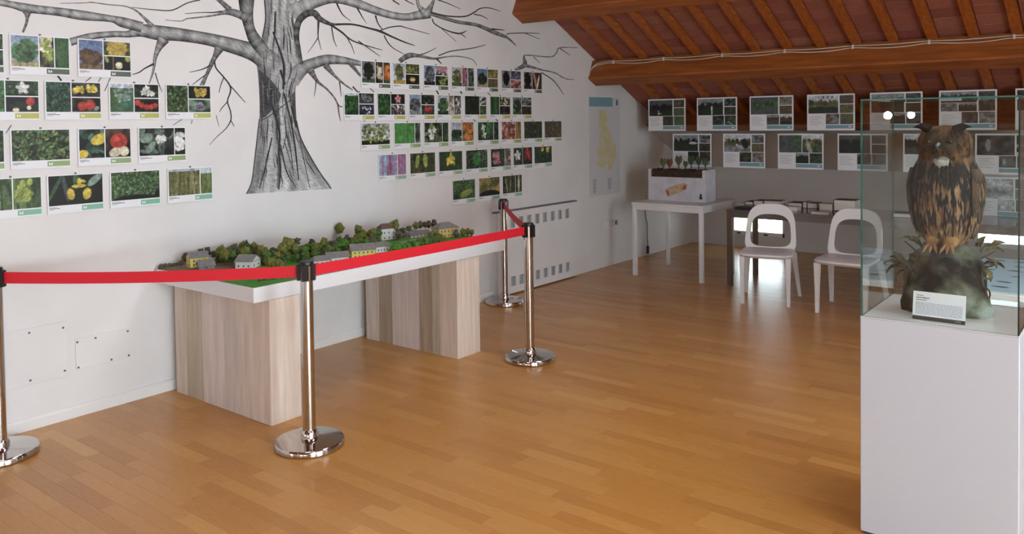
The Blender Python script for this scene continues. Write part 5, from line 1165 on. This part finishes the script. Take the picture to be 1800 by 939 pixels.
fbox(tx, fr, .011, CH-.0155, .011+.024, CH-.0135, 0, .0006); fbox(tx, fr, .011, CH-.0325, .011+.034, CH-.0305, 0, .0006)
tx.build('title_lines', M_ink, t)
tx = MB(); rq = random.Random(2)
for i in range(9):
    x = .010; zz = CH-.043-.0049*i; end = W-.010 if i < 8 else W-.01
    while x < end:
        l = rq.uniform(.004, .014); fbox(tx, fr, x, zz, min(x+l, end), zz+.0021, 0, .0005); x += l+.0016
tx.build('text_lines', mat('blue_grey_ink', (150, 152, 172), .6), t)

# ------------------------------------------------------------------ table with pale blue chart behind the case
QX0, QX1, QY0, QY1, QZ = -0.78, 0.55, 4.45, 5.56, .75
t = thing('chart_table', 'white table with pale blue leaf chart behind the glass case', 'table', ((QX0+QX1)/2, (QY0+QY1)/2, 0))
MB().box(QX0, QX1, QY0, QY1, QZ-.03, QZ, .003).build('table_top', M_white, t)
for x in (QX0+.01, QX1-.055):
    for y in (QY0+.01, QY1-.055): MB().box(x, x+.045, y, y+.045, 0, QZ-.031, .003).build('leg', M_white, t)
t = thing('leaf_chart', 'pale blue chart with dark leaf shapes lying on the table', 'chart', ((QX0+QX1)/2, (QY0+QY1)/2, QZ))
MB().box(QX0+.02, QX1-.02, QY0+.04, QY1-.01, QZ, QZ+.003).build('sheet', mat('pale_blue_sheet', (176, 206, 222), .4), t)
lf = random.Random(6)
for i in range(9):
    for j in range(6):
        cx, cy, s_, an = QX0+.09+.14*i+lf.uniform(-.02, .02), QY0+.16+.17*j+lf.uniform(-.02, .02), lf.uniform(.025, .045), lf.uniform(-.6, .6)
        vs = []
        for k in range(12):
            a = 2*math.pi*k/12; x, y = s_*math.cos(a), s_*.42*math.sin(a)*(1+.3*math.cos(a)); vs.append((cx+x*math.cos(an)-y*math.sin(an), cy+x*math.sin(an)+y*math.cos(an), QZ+.0036))
        MB().add(vs, [tuple(range(12))]).build('leaf_shape', mat('leaf_print', (84, 98, 104), .6), t)

# ------------------------------------------------------------------ lamp behind the camera, mirrored in the glass
LP = Vector((-1.962, -1.90, 1.614))
t = thing('spot_lamp', 'small black spotlight mounted behind the camera, mirrored in the glass', 'lamp', (LP.x, LP.y, LP.z))
MB().cyl((LP.x, LP.y-.10, LP.z), (LP.x, LP.y-.004, LP.z), .05, .055, 20).build('shade', M_black, t, True)
MB().cyl((LP.x, LP.y-.06, LP.z+.03), (LP.x, LP.y-.06, roof(LP.y)+.01), .008, n=8).build('rod', M_black, t)
em = bpy.data.materials.new('lamp_glow'); em.use_nodes = True; b_ = em.node_tree.nodes['Principled BSDF']; b_.inputs['Emission Color'].default_value = (1, .97, .92, 1); b_.inputs['Emission Strength'].default_value = 150
MB().cyl((LP.x, LP.y-.003, LP.z), (LP.x, LP.y+.003, LP.z), .038, .034, 20).build('bulb', em, t, True)

# ------------------------------------------------------------------ outside the low window
struct('ground', MB().box(-16, 8, YB+.25, YB+14, -3.2, -3.0), mat('lawn', (96, 130, 70), .95, var=.2, scale=3))
gp = onY(1302, 386, 17.0)
sh = thing('garden_tree', 'pale green tree crown seen outside through the low window', 'tree', (float(gp[0]), 17.0, -3.0))
MB().cyl((gp[0], 17, -3.0), (gp[0], 17, gp[2]), .08, .05, 10).build('trunk', MATS['model_trunk'], sh)
M_gt = mat('spring_foliage', (170, 196, 120), .9, scale=4, col2=(190, 208, 150)); gme = crown_mesh(M_gt, 5)
for i in range(4):
    link('crown', gme, sh, (random.uniform(-.25, .25), random.uniform(-.2, .2), float(gp[2])+3+random.uniform(-.12, .15)), (0, 0, i), (.26, .26, .24))

for o in bpy.data.objects:
    for k in ('_w', '_o'):
        if k in o: del o[k]
